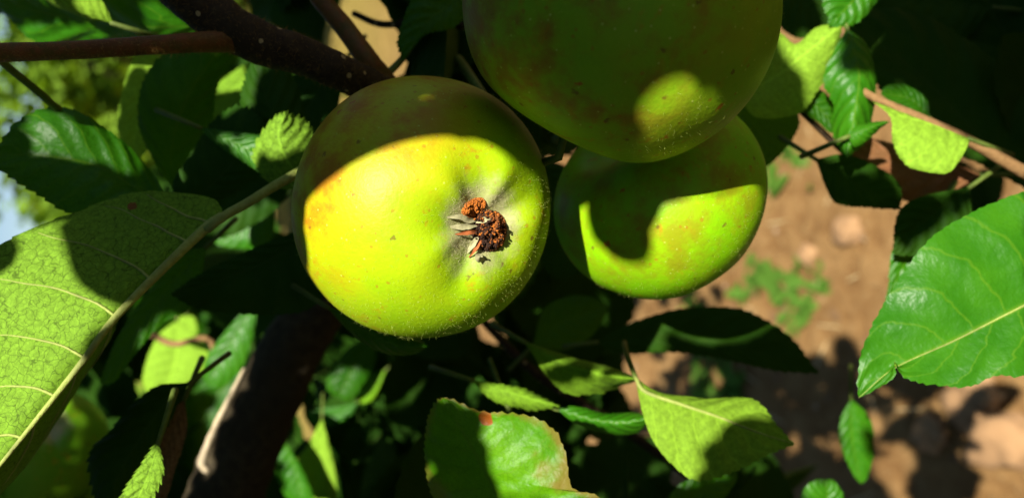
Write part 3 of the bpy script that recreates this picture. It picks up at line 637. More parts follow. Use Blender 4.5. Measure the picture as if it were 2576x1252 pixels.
# ------------------------------------------------------------------ unseen leaves added behind the camera, fitted to throw the dappled shade
LIT = [
 [(772,500),(800,478),(850,440),(900,408),(960,378),(1020,360),(1100,346),(1160,349),(1220,362),(1280,398),(1310,430),(1345,442),(1372,450),(1420,480),(1420,800),(1300,900),(1000,900),(820,760),(770,640)],
 [(1575,360),(1595,270),(1650,200),(1720,180),(1790,205),(1785,265),(1745,315),(1690,330),(1640,360)],
 [(1478,622),(1500,628),(1540,652),(1580,668),(1620,668),(1652,655),(1652,600),(1652,560),(1680,538),(1760,510),(1830,475),(1880,468),(1945,508),(1945,680),(1850,740),(1640,770),(1510,730),(1488,680)],
 [(-10,705),(60,692),(95,660),(92,615),(62,585),(140,566),(162,633),(195,711),(260,757),(300,785),(270,820),(215,835),(150,890),(90,925),(95,955),(165,925),(215,895),(0,1185),(-10,1185)],
 [(80,302),(100,382),(211,402),(322,422),(347,397),(297,347),(216,300),(130,285)],
 [(60,70),(150,60),(230,75),(330,90),(430,30),(520,40),(500,90),(380,100),(60,105)],[(180,0),(262,0),(285,55),(200,35)],
 [(640,165),(600,180),(520,240),(560,285),(612,268),(640,200)],
 [(645,350),(700,288),(762,325),(745,370),(690,398),(660,365)],
 [(547,336),(600,350),(650,343),(647,398),(600,377)],
 [(545,580),(600,538),(670,505),(686,600),(655,628),(560,622)],
 [(148,1029),(177,968),(228,985),(246,1023),(224,1066),(171,1040)],
 [(290,1260),(345,1170),(388,1112),(402,1200),(375,1260)],
 [(335,985),(345,880),(385,812),(450,788),(525,832),(552,900),(520,962),(430,1002)], [(505,975),(550,870),(600,790),(645,770),(640,880),(590,965)],
 [(495,1190),(535,1050),(610,918),(628,928),(552,1060),(530,1190)],
 [(740,1025),(865,930),(970,935),(965,1010),(885,1072),(775,1090)], [(715,1262),(722,1110),(795,1030),(848,1110),(870,1262)],
 [(1218,1036),(1350,1036),(1425,1100),(1435,1190),(1530,1260),(1262,1260),(1230,1150)],
 [(1205,975),(1290,965),(1405,1020),(1340,1034),(1230,1014)], [(1415,990),(1480,958),(1560,950),(1610,952),(1560,980),(1480,1004)], [(1415,1030),(1500,1028),(1600,1036),(1625,1080),(1540,1094),(1450,1066)],
 [(1604,960),(1660,980),(1910,1000),(1935,1048),(1850,1045),(1795,1068),(1762,1120),(1748,1212),(1690,1190),(1630,1100)],
 [(2150,1005),(2160,870),(2250,700),(2330,600),(2430,530),(2590,470),(2590,960),(2330,975),(2200,990)],
 [(2240,600),(2310,650),(2260,730),(2235,720)],
 [(2060,-10),(2210,-10),(2155,65),(2085,70)],
 [(1965,90),(2000,110),(2050,66),(2120,60),(2085,190),(2030,200),(1990,155)],
 [(2090,242),(2140,218),(2200,182),(2203,290),(2240,303),(2140,400),(2090,335)], [(2010,235),(2060,195),(2092,250)],
 [(2190,240),(2250,260),(2430,345),(2585,420),(2585,450),(2430,375),(2385,440),(2290,430),(2240,370),(2240,300)],
 [(2215,245),(2250,215),(2300,235),(2330,290)],
 [(2105,1020),(2160,1010),(2180,1205),(2140,1205)], [(2030,1260),(2045,1208),(2110,1212),(2118,1260)],
]

# ------------------------------------------------------------------ background leaves of the same tree, in its own shade
OPEN = [
 [(1925,430),(1990,290),(2080,370),(2090,500),(2255,515),(2240,640),(2250,720),(2165,880),(2160,1000),(2110,1030),(2060,1000),(2050,930),(1980,860),(1900,790),(1810,765),(1850,715),(1930,600)],
 [(1560,890),(1700,890),(1890,930),(2040,950),(2120,1000),(2110,1110),(1990,1115),(1900,1000),(1800,990),(1610,960)],
 [(2110,1000),(2160,1000),(2260,950),(2330,970),(2575,950),(2590,1260),(2180,1260),(2130,1100)],
 [(880,0),(960,0),(1000,80),(1000,190),(950,190),(900,100)],
 [(-20,140),(360,140),(345,330),(200,280),(130,270),(60,290),(-20,350)],
 [(-20,430),(100,490),(180,545),(150,580),(-20,610)], [(-20,30),(20,40),(60,100),(-20,110)], [(2140,350),(2250,370),(2250,420)], [(1000,130),(1010,190),(950,200)],
]
def leaf_template(k):
    r = random.Random(100 + k); n, m = 24, 3
    V, U = [], []; fold = r.uniform(0.15, 0.5); curl = r.uniform(-0.35, 0.5); w0 = r.uniform(0.26, 0.33); sd = r.random() * 50
    for i in range(n + 1):
        t = i / n; w = w0 * (math.sin(math.pi * t ** 0.85) ** 0.75 if 0 < t < 1 else 0)
        y = math.sin(curl * t * 2) / (2 * curl) ; z = (1 - math.cos(curl * t * 2)) / (2 * curl)
        for j in range(-m, m + 1):
            s = j / m; tooth = (1 + 0.08 * ((i % 2) - 0.5)) if abs(j) == m else 1
            V.append((s * w * math.cos(fold) * tooth, y, z + abs(s) * w * math.sin(fold) + 0.04 * s * s * noise.noise(Vector((t * 5, s, sd))))); U.append((0.5 + 0.5 * s, t))
    F = [(i * (2 * m + 1) + j, i * (2 * m + 1) + j + 1, (i + 1) * (2 * m + 1) + j + 1, (i + 1) * (2 * m + 1) + j) for i in range(n) for j in range(2 * m)]
    b = len(V); pr = 0.013
    for i in range(4):
        for q in range(4):
            an = q * math.pi / 2
            V.append((pr * math.cos(an), -0.3 * i / 3, pr * math.sin(an) - 0.02 * i)); U.append((0.5, 0))
    F += [(b + i * 4 + q, b + i * 4 + (q + 1) % 4, b + (i + 1) * 4 + (q + 1) % 4, b + (i + 1) * 4 + q) for i in range(3) for q in range(4)]
    return V, F, U
TEMPL = []
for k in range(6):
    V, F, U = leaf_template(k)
    for mt in (M_leaf, M_leaf_shaded):
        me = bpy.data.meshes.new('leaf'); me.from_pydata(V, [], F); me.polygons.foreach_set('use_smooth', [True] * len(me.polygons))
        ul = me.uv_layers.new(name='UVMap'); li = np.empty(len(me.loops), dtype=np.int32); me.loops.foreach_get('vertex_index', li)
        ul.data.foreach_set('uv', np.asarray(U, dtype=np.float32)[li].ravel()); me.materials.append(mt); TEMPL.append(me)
TV = [[Vector(v.co) for v in me.vertices] for me in TEMPL]
def blocked(P, near=False):
    for p in P:
        q = CMI @ p
        if q.z > -0.02: return True
        x, y = px(q)
        for po in (OPEN + LIT if near else OPEN):
            if inpoly(x, y, po): return True
    return False
placed = 0
E1 = SUN.orthogonal().normalized(); E2 = SUN.cross(E1)
def light_rays():
    """sun-wise cells of the spots the sun reaches, with how far towards the sun they lie"""
    bpy.context.view_layer.update(); dg = bpy.context.evaluated_depsgraph_get(); out = {}
    for y in np.arange(-40, 1300, 14.0):
        for x in np.arange(-40, 2620, 14.0):
            d = (CM.to_3x3() @ C(x, y, 100)).normalized()
            ok, loc, nr, idx, ob, mw = S.ray_cast(dg, CM.translation, d)
            if ok and ob == g and any(inpoly(x, y, po) for po in OPEN[:1]): GRAYS.add((round(loc.dot(E1) / 0.02), round(loc.dot(E2) / 0.02)))
            if not ok or (loc - CM.translation).length > 0.75 or not lit_at(x, y, ob): continue
            key = (round(loc.dot(E1) / 0.004), round(loc.dot(E2) / 0.004)); w = loc.dot(SUN)
            out[key] = min(out.get(key, 9), w)
    return out
GRAYS = set()
def lit_at(x, y, ob):
    if ob is not None and (ob.name.startswith('branch') or (ob.name.startswith('twig') and x < 2000)): return False
    for k, po in enumerate(LIT):
        if inpoly(x, y, po):
            own = (skA, skB, skC)[k] if k < 3 else None
            if own is None or ob == own: return True
    return False
RAYS = light_rays()
def in_light(P):
    for p in P:
        if (round(p.dot(E1) / 0.02), round(p.dot(E2) / 0.02)) in GRAYS: return True
        k0, k1, w = round(p.dot(E1) / 0.004), round(p.dot(E2) / 0.004), p.dot(SUN)
        for a in (-1, 0, 1):
            for b in (-1, 0, 1):
                if RAYS.get((k0 + a, k1 + b), 9) < w - 0.004: return True
    return False
fr = random.Random(11)
QUOTA = {'wide': 215, 'fruit': 95, 'low': 120}
for it in range(36000):
    if not any(QUOTA.values()): break
    zone = ('wide', 'fruit', 'low')[it % 3]
    if QUOTA[zone] <= 0: continue
    if zone == 'wide':
        d = fr.choice([30, 33, 36, 40, 45, 52, 60]); x = fr.uniform(-250, 2800); y = fr.uniform(-200, 1450)
    elif zone == 'fruit':                       # close behind the fruit
        d = fr.choice([28.5, 29.5, 30.5, 32, 34, 37]); x = fr.uniform(950, 1850); y = fr.uniform(-120, 840)
    else:                                       # thick foliage low in the middle, farther in
        d = fr.choice([40, 44, 48, 52, 56, 60, 64]); x = fr.uniform(250, 1900); y = fr.uniform(700, 1420)
    p = Wp(x, y, d)
    if blocked([p], d < 46): continue
    k = fr.randrange(len(TEMPL))
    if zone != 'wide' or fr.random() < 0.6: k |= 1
    s = fr.uniform(0.055, 0.085) * (1.25 if d > 47 else 1)
    nrm = (CM.to_3x3() @ Vector((fr.gauss(0, 0.5), fr.gauss(0, 0.5), 1))).normalized()
    yy = nrm.orthogonal(); yy.rotate(Matrix.Rotation(fr.uniform(0, 6.28), 3, nrm)); xx = yy.cross(nrm)
    mw = Matrix.LocRotScale(p, Matrix((xx, yy, nrm)).transposed().to_quaternion(), Vector((s, s, s)))
    PP = [mw @ v for v in TV[k][::2]]
    if blocked(PP, d < 46) or in_light(PP): continue
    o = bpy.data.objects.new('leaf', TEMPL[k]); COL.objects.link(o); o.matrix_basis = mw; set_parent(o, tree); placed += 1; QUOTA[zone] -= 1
print('background leaves', placed, QUOTA)

GROUND_DARK = [ [(2180,1010),(2300,985),(2290,1060),(2240,1110),(2150,1120)], [(2400,980),(2480,960),(2470,1100),(2420,1120),(2380,1080)], [(2190,1180),(2300,1150),(2420,1130),(2590,1130),(2590,1260),(2180,1260)], [(2060,1010),(2120,1010),(2110,1110),(2020,1110)], [(1660,900),(1720,900),(1720,960),(1680,960)] ]
def leaf_cloud(name, items, mat):
    """many small blades joined: (centre, long axis, cross axis, normal, half length, half width)"""
    V, F, U = [], [], []
    n, m = 8, 1; r = random.Random(9)
    for (c, ex, ey, ez, a, b) in items:
        bs = len(V); cp = r.uniform(0.1, 0.4); bend = r.uniform(-0.3, 0.3)
        for i in range(n + 1):
            t = -1 + 2 * i / n; ww = max(0, 1 - abs(t) ** 2.2) ** 0.8
            for j in (-1, 0, 1):
                V.append(c + ex * (a * t) + ey * (b * ww * j) + ez * (cp * b * abs(j) * ww + bend * a * t * t)); U.append((0.5 + 0.5 * j, i / n))
        for i in range(n):
            for j in range(2):
                F.append((bs + i * 3 + j, bs + i * 3 + j + 1, bs + (i + 1) * 3 + j + 1, bs + (i + 1) * 3 + j))
    o = mesh_obj(name, V, F, mat, tree, origin=V[0], uvs=U); o['kind'] = 'stuff'
    return o
def build_shade_foliage():
    bpy.context.view_layer.update()
    dg = bpy.context.evaluated_depsgraph_get()
    e1v = SUN.orthogonal().normalized(); e2v = SUN.cross(e1v)
    org = CM.translation; R3 = CM.to_3x3()
    lit, shd, glit = [], [], []
    LP = []; BL = {}
    for y in np.arange(-60, 1320, 11.0):
        for x in np.arange(-60, 2640, 11.0):
            d = (R3 @ C(x, y, 100)).normalized()
            ok, loc, nr, idx, ob, mw = S.ray_cast(dg, org, d)
            if not ok: continue
            uvp = (loc.dot(e1v), loc.dot(e2v))
            if (loc - org).length > 0.75:
                if not any(inpoly(x, y, po) for po in GROUND_DARK): glit.append(uvp)
                continue
            if lit_at(x, y, ob):
                if nr.dot(d) > 0: nr = -nr
                hit, l2, n2, i2, o2, m2 = S.ray_cast(dg, loc + nr * 0.0006 + SUN * 0.0006, SUN)
                if hit: BL.setdefault((ob.name, o2.name), []).append((int(x), int(y))); continue     # already in the shade of something in view
                lit.append(uvp); LP.append((int(x), int(y)))
            else: shd.append(uvp)
    for k_, v_ in sorted(BL.items(), key=lambda q: -len(q[1]))[:16]: print('blocked', k_, len(v_), v_[len(v_) // 2])
    lit = np.array(lit); shd = np.array(shd); glit = np.array(glit)
    cov = np.zeros(len(shd), bool)
    cas = []
    crng = np.random.default_rng(3)
    sizes = [(0.060, 0.036), (0.045, 0.027), (0.034, 0.020), (0.026, 0.016), (0.020, 0.012), (0.015, 0.009), (0.011, 0.007), (0.008, 0.0055), (0.0055, 0.004), (0.0035, 0.0026)]
    def inside(P, c, a, b, an):
        q = P - c; ca, sa = math.cos(an), math.sin(an)
        X = q[:, 0] * ca + q[:, 1] * sa; Y = -q[:, 0] * sa + q[:, 1] * ca
        return (X / a) ** 2 + (Y / b) ** 2 < 1
    strips = []
    def edge_caster(curve, off, wid):
        """added caster, its edge shaped to throw the shadow line drawn through these picture points"""
        P = []
        for (x, y) in curve:
            ok, loc, nr, idx, ob, mw = S.ray_cast(dg, org, (R3 @ C(x, y, 100)).normalized())
            if ok: P.append(Vector((loc.dot(e1v), loc.dot(e2v), 0)))
        P = spline(P, 32); oc = C(off[0], off[1], 20) - C(0, 0, 20); ow = R3 @ oc
        o2 = Vector((ow.dot(e1v), ow.dot(e2v), 0)).normalized()
        Q = [p + o2 * wid * (0.25 + 0.75 * math.sin(math.pi * i / 31) ** 0.6) for i, p in enumerate(P)]
        poly = [(p.x, p.y) for p in P] + [(q.x, q.y) for q in reversed(Q)]
        for i, u_ in enumerate(shd):
            if not cov[i] and inpoly(u_[0], u_[1], poly): cov[i] = True
        strips.append((P, Q))
        print('strip lit hidden', [LP[i] for i, u_ in enumerate(lit) if inpoly(u_[0], u_[1], poly)][::8])
    edge_caster([(758,540),(772,510),(800,478),(850,438),(900,406),(960,378),(1020,358),(1100,345),(1160,347),(1220,360),(1270,388),(1310,425),(1345,442)], (-0.1, -1), 0.013)
    ring = []
    for k in range(40):
        an = 2 * math.pi * k / 40; ca, sa = math.cos(an) * 88, math.sin(an) * 50; ro = math.radians(-40)
        x, y = 1684 + ca * math.cos(ro) - sa * math.sin(ro), 268 + ca * math.sin(ro) + sa * math.cos(ro)
        ok, loc, nr, idx, ob, mw = S.ray_cast(dg, org, (R3 @ C(x, y, 100)).normalized())
        ring.append(Vector((loc.dot(e1v), loc.dot(e2v), 0)))
    cen = sum(ring, Vector((0, 0, 0))) / 40      # added ring, its hole shaped to let one oval of sun through
    far = np.array([u_ for u_, q in zip(lit, LP) if not (1500 < q[0] < 1850 and q[1] < 400)])
    th = []
    for p in ring:
        d = (p - cen).normalized(); best = 0.0012
        for t_ in np.arange(0.002, 0.0115, 0.001):
            q = p + d * float(t_)
            if np.hypot(far[:, 0] - q.x, far[:, 1] - q.y).min() < 0.0022: break
            best = float(t_)
        th.append(best)
    outer = [p + (p - cen).normalized() * min(th[i], th[i - 1] + 0.001, th[(i + 1) % 40] + 0.001) for i, p in enumerate(ring)]
    strips.append((ring + ring[:1], outer + outer[:1]))
    po_, pi_ = [(p.x, p.y) for p in outer], [(p.x, p.y) for p in ring]
    for i, u_ in enumerate(shd):
        if inpoly(u_[0], u_[1], po_) and not inpoly(u_[0], u_[1], pi_): cov[i] = True
    print('ring lit hidden', [LP[i][:2] for i, u_ in enumerate(lit) if inpoly(u_[0], u_[1], po_) and not inpoly(u_[0], u_[1], pi_)][::6])
    edge_caster([(143,566),(150,590),(162,633),(178,680),(198,715),(230,740),(262,757),(300,772)], (1, -0.25), 0.022)
    for (a, b) in sizes:
        fails = 0; lim = 90
        while fails < lim and len(cas) < 480:
            un = np.flatnonzero(~cov)
            if len(un) == 0: break
            p = shd[crng.choice(un)]
            best = None
            for tr in range(16):
                an = crng.uniform(0, math.pi); q = crng.uniform(-0.8, 0.8, 2)
                c = p + np.array([q[0] * a * math.cos(an) - q[1] * b * math.sin(an), q[0] * a * math.sin(an) + q[1] * b * math.cos(an)])
                if inside(lit, c, a, b, an).any(): continue
                g = (inside(shd, c, a * 0.98, b * 0.98, an) & ~cov).sum()
                if best is None or g > best[0]: best = (g, c, an)
            if best is None or best[0] < 2: fails += 1; continue
            g, c, an = best
            cov |= inside(shd, c, a * 0.98, b * 0.98, an); cas.append((c, a, b, an))
    print('canopy', len(cas), 'covered', cov.mean(), len(lit), len(shd))
    V, F, U = [], [], []
    wA = cA.dot(SUN)
    r = random.Random(5)
    for (c, a, b, an) in cas:
        w = wA + r.uniform(0.26, 0.40)
        ctr = e1v * float(c[0]) + e2v * float(c[1]) + SUN * w
        ex = e1v * math.cos(an) + e2v * math.sin(an); ey = -e1v * math.sin(an) + e2v * math.cos(an)
        n, m = 12, 2; bs = len(V); tl = r.uniform(-0.5, 0.5); cp = r.uniform(0.1, 0.3)
        for i in range(n + 1):
            t = -1 + 2 * i / n; ww = math.sqrt(max(0, 1 - t * t))
            for j in range(-m, m + 1):
                s = j / m
                V.append(ctr + ex * a * t + ey * (b * ww * s) + SUN * (a * t * tl + cp * b * s * s * ww)); U.append((0.5 + 0.5 * s, i / n))
        for i in range(n):
            for j in range(2 * m):
                F.append((bs + i * 5 + j, bs + i * 5 + j + 1, bs + (i + 1) * 5 + j + 1, bs + (i + 1) * 5 + j))
    for (P, Q) in strips:
        bs = len(V); w = wA + 0.31
        for p, q in zip(P, Q):
            for j in range(5):
                h = p.lerp(q, j / 4); V.append(e1v * h.x + e2v * h.y + SUN * (w + 0.004 * math.sin(math.pi * j / 4))); U.append((j / 4, (len(V) % 160) / 160))
        for i in range(len(P) - 1):
            for j in range(4): F.append((bs + i * 5 + j, bs + i * 5 + j + 1, bs + (i + 1) * 5 + j + 1, bs + (i + 1) * 5 + j))
    o = mesh_obj('shade_caster_leaves', V, F, M_leaf_shaded, tree, origin=V[0], uvs=U); o['kind'] = 'stuff'  # added out-of-view leaves, placed only to cast shade
    # unseen leaf shell added above and around the camera to cut ambient light
    allp = np.concatenate([lit, shd]); lo = allp.min(0) - 0.02; hi = allp.max(0) + 0.02
    gcell = 0.05
    gset = set(map(tuple, np.round(glit / gcell).astype(int)))
    items = []; r = random.Random(21)
    while len(items) < SHELL_N:
        v = Vector((r.gauss(0, 1), r.gauss(0, 1), r.gauss(0, 1))).normalized()
        rad = r.uniform(0.35, 1.25) if len(items) < 4000 else r.uniform(1.1, 2.4)
        pc = v * rad + Vector((0, 0, -0.1))      # camera axes
        if pc.z < 0.02:
            if abs(pc.x) < -pc.z * 0.95 + 0.14 and abs(pc.y) < -pc.z * 0.55 + 0.14: continue
            if pc.z < -1.6: continue
        p = CM @ pc
        if p.z < 0.55 or p.z > 3.2: continue
        u_, v_ = p.dot(e1v), p.dot(e2v)
        a = r.uniform(0.032, 0.050) * (1 if len(items) < 4000 else 1.5); b = a * r.uniform(0.5, 0.62)
        if lo[0] - a < u_ < hi[0] + a and lo[1] - a < v_ < hi[1] + a and p.dot(SUN) > wA - 0.05: continue
        gk = (round(u_ / gcell), round(v_ / gcell))
        if any((gk[0] + i, gk[1] + j) in gset for i in (-2, -1, 0, 1, 2) for j in (-2, -1, 0, 1, 2)): continue
        ez = (Vector((r.gauss(0, 0.6), r.gauss(0, 0.6), 1)) + (p - org).normalized() * 0.6).normalized()
        ex = ez.orthogonal().normalized(); ex.rotate(Matrix.Rotation(r.uniform(0, 6.28), 3, ez)); ey = ez.cross(ex)
        items.append((p, ex, ey, ez, a, b))
    leaf_cloud('ambient_block_leaves', items, M_leaf_shaded)
SHELL_N = 5600
build_shade_foliage()

# ------------------------------------------------------------------ droppings and sepals at the eye of the front apple
bpy.context.view_layer.update()
DG = bpy.context.evaluated_depsgraph_get()
def hit_obj(o, x, y):
    """depth (cm) and world point where the ray through a picture point meets object o"""
    mwi = o.matrix_world.inverted(); org = CM.translation
    d = (CM.to_3x3() @ C(x, y, 100)).normalized()
    ok, loc, nr, idx = o.ray_cast(mwi @ org, (mwi.to_3x3() @ d).normalized())
    if not ok: return None
    w = o.matrix_world @ loc
    return w, (o.matrix_world.to_3x3() @ nr).normalized()
def blob(V, F, M, c, r, rnd, mi):
    b = len(V); q = [Vector((1,0,0)),Vector((-1,0,0)),Vector((0,1,0)),Vector((0,-1,0)),Vector((0,0,1)),Vector((0,0,-1)),
        Vector((.6,.6,.6)),Vector((-.6,.6,.6)),Vector((.6,-.6,.6)),Vector((-.6,-.6,.6)),Vector((.6,.6,-.6)),Vector((-.6,.6,-.6)),Vector((.6,-.6,-.6)),Vector((-.6,-.6,-.6))]
    for v in q: V.append(c + Vector((v.x * rnd.uniform(.7,1.3), v.y * rnd.uniform(.7,1.3), v.z * rnd.uniform(.7,1.3))) * r)
    ax = [0,1,2,3,4,5]
    for corner, sg in zip(range(6, 14), [(1,1,1),(-1,1,1),(1,-1,1),(-1,-1,1),(1,1,-1),(-1,1,-1),(1,-1,-1),(-1,-1,-1)]):
        xa = 0 if sg[0] > 0 else 1; ya = 2 if sg[1] > 0 else 3; za = 4 if sg[2] > 0 else 5
        for p, t in ((xa, ya), (ya, za), (za, xa)):
            f = (b + p, b + t, b + corner)
            F.append(f if sg[0] * sg[1] * sg[2] > 0 else f[::-1]); M.append(mi)
M_fr = [plain('frass_orange', (0.42, 0.13, 0.018), 0.85, 0.45, 900), plain('frass_brown', (0.20, 0.065, 0.016), 0.85, 0.5, 900), plain('frass_dark', (0.035, 0.016, 0.010), 0.85, 0.5, 900)]
def frass(x0, y0, rx, ry, height, n, mix, rg, seed, rot=0.0):
    rnd = random.Random(seed); V, F, M = [], [], []
    for k in range(n):
        a = rnd.uniform(0, 6.283); q = math.sqrt(rnd.random())
        ux, uy = q * math.cos(a) * rx, q * math.sin(a) * ry
        x = x0 + ux * math.cos(rot) - uy * math.sin(rot); y = y0 + ux * math.sin(rot) + uy * math.cos(rot)
        h = hit_obj(skA, x, y)
        if h is None: continue
        top = height * max(0.0, 1 - q * q) ** 0.6 * (0.35 + 1.25 * abs(noise.noise(Vector((x * 0.075, y * 0.075, seed)))))
        z = top * (1 - rnd.random() ** 2.2 * 0.8)
        nn = (h[1] * 0.7 + (CM.translation - h[0]).normalized() * 0.3).normalized()
        c = h[0] + nn * z
        w = mix(ux / rx, uy / ry, z / max(height, 1e-6), rnd)
        blob(V, F, M, c, rnd.uniform(*rg), rnd, w)
    o = mesh_obj('frass', V, F, None, apA, origin=V[0], smooth=False)
    for m in M_fr: o.data.materials.append(m)
    o.data.polygons.foreach_set('material_index', M); o['kind'] = 'stuff'
    return o
f1 = frass(1191, 522, 33, 20, 0.0022, 1000, lambda a, b, z, r: 0 if r.random() < 0.85 else 1, (0.00013, 0.00026), 1, rot=-0.55)
f1['label'] = 'bright orange crumbly droppings above the eye'
f2 = frass(1230, 580, 43, 52, 0.0046, 2400, lambda a, b, z, r: (2 if r.random() < (0.85 if a < 0.0 + 0.3 * b else 0.30) else (1 if r.random() < 0.55 else 0)), (0.00013, 0.00033), 2)
f3 = frass(1212, 552, 30, 24, 0.0032, 800, lambda a, b, z, r: 2 if r.random() < 0.6 else (1 if r.random() < 0.6 else 0), (0.00013, 0.00030), 3)
f2['label'] = 'brown and black heap of crumbly droppings on the eye'
M_sep = plain('sepal', (0.40, 0.38, 0.21), 0.9, 0.45, 1500, trans=0.1)
M_sepr = plain('sepal_red', (0.34, 0.10, 0.03), 0.8, 0.3, 700)
def sepal(P, w, mat=None, lift=0.0016):
    pts = []
    for i, (x, y) in enumerate(P):
        h = hit_obj(skA, x, y); t = i / (len(P) - 1)
        pts.append(h[0] + h[1] * (0.0003 + lift * math.sin(math.pi * min(1, t * 0.9 + 0.1))))
    n = 16; c = spline(pts, n); V, F = [], []
    for i in range(n):
        t = i / (n - 1); tg = (c[min(i + 1, n - 1)] - c[max(i - 1, 0)]).normalized()
        nr = (CM.translation - c[i]).normalized(); sd = tg.cross(nr).normalized(); ww = w * (math.sin(math.pi * (0.12 + 0.83 * t)) ** 0.8)
        for j in (-1, -0.5, 0, 0.5, 1):
            V.append(c[i] + sd * (ww * j * (1 + 0.25 * noise.noise(c[i] * 900 + Vector((j, 0, 0))))) + nr * (abs(j) * ww * 0.45 + 0.0004 * noise.noise(c[i] * 700 + Vector((0, j * 2, 0)))))
    for i in range(n - 1):
        for j in range(4): F.append((i * 5 + j, i * 5 + j + 1, (i + 1) * 5 + j + 1, (i + 1) * 5 + j))
    mesh_obj('sepal', V, F, mat or M_sep, apA, origin=V[0])
sepal([(1200,548),(1175,548),(1150,541),(1122,545)], 0.0007, lift=0.0009)
sepal([(1205,562),(1180,566),(1155,572),(1130,570)], 0.0008, lift=0.0010)
sepal([(1200,580),(1170,584),(1142,590)], 0.0005, M_sepr)
sepal([(1200,590),(1182,612),(1172,636)], 0.0006)
sepal([(1206,598),(1196,622),(1178,648)], 0.0004, M_sepr)
sepal([(1190,555),(1215,540),(1236,535)], 0.0007)
sepal([(1205,640),(1200,650),(1215,655)], 0.0009)

# ------------------------------------------------------------------ fuzz on the fruit
def hairs(o, n, ln, wd, root, mat, test, seed, name='fuzz', flat=0.5):
    me = o.data; mw = o.matrix_world; rnd = random.Random(seed)
    polys = me.polygons; V, F = [], []
    area = np.array([p.area for p in polys]); cum = np.cumsum(area / area.sum())
    mr = mw.to_3x3(); made = 0; tries = 0
    while made < n and tries < n * 8:
        tries += 1
        p = polys[int(np.searchsorted(cum, rnd.random()))]
        vs = [me.vertices[i].co for i in p.vertices]
        w = [rnd.random() + 1e-3 for _ in vs]; sw = sum(w)
        co = sum((v * (q / sw) for v, q in zip(vs, w)), Vector((0, 0, 0)))
        wp = mw @ co; nr = (mr @ p.normal).normalized(); view = (CM.translation - wp).normalized()
        if nr.dot(view) < -0.25: continue
        k = test(co, wp)
        if rnd.random() > k: continue
        tg = nr.orthogonal(); tg.rotate(Matrix.Rotation(rnd.uniform(0, 6.283), 3, nr))
        l = ln * rnd.uniform(0.5, 1.4); d = (nr + tg * rnd.uniform(0.2, 1.0) * flat * 2).normalized()
        bendv = nr.cross(d) * rnd.uniform(-0.9, 0.9) + tg * rnd.uniform(-0.5, 0.5)
        pts = [wp + nr * 0.00002, wp + d * l * 0.4 + bendv * l * 0.08, wp + d * l * 0.75 + bendv * l * 0.3, wp + d * l + bendv * l * 0.6]
        b = len(V)
        for i, q in enumerate(pts):
            sd = (pts[min(i + 1, 3)] - pts[max(i - 1, 0)]).cross(view)
            sd = sd.normalized() if sd.length > 1e-9 else tg
            ww = wd * (1 - 0.28 * i); V += [q - sd * ww, q + sd * ww]
        for i in range(3): F.append((b + 2 * i, b + 2 * i + 1, b + 2 * i + 3, b + 2 * i + 2))
        made += 1
    h = mesh_obj(name, V, F, mat, root, origin=V[0]); h['kind'] = 'stuff'
    return h
hairs(skA, 2200, 0.0008, 0.000017, apA, M_hair, lambda c, w: 0.35 + 0.65 * max(0, min(1, (-c.z / 0.03) + 0.2)), 1)
hairs(skA, 5200, 0.0011, 0.000020, apA, M_wool, lambda c, w: max(0.0, 1.15 - math.hypot(c.x, c.y) / 0.0105) if c.z < 0 else 0.0, 2, 'wool', 1.2)
hairs(skB, 1800, 0.0008, 0.000016, apB, M_hair, lambda c, w: 0.9, 3)
hairs(skC, 1200, 0.0007, 0.000016, apC, M_hair, lambda c, w: 0.9, 4)

M_gold = plain('branch_fuzz', (0.34, 0.20, 0.05), 0.8, 0.2, 200, trans=0.2)
for o in [q for q in tree.children if q.name.split('.')[0] in ('branch', 'twig')][:3]:
    bpy.context.view_layer.update()
    if o.data.materials[0] == M_bark: continue
    hairs(o, 2600 if o.name.startswith('branch') else 1500, 0.0013, 0.000024, o, M_gold, lambda c, w: 1.0, 6, 'fuzz', 0.7)

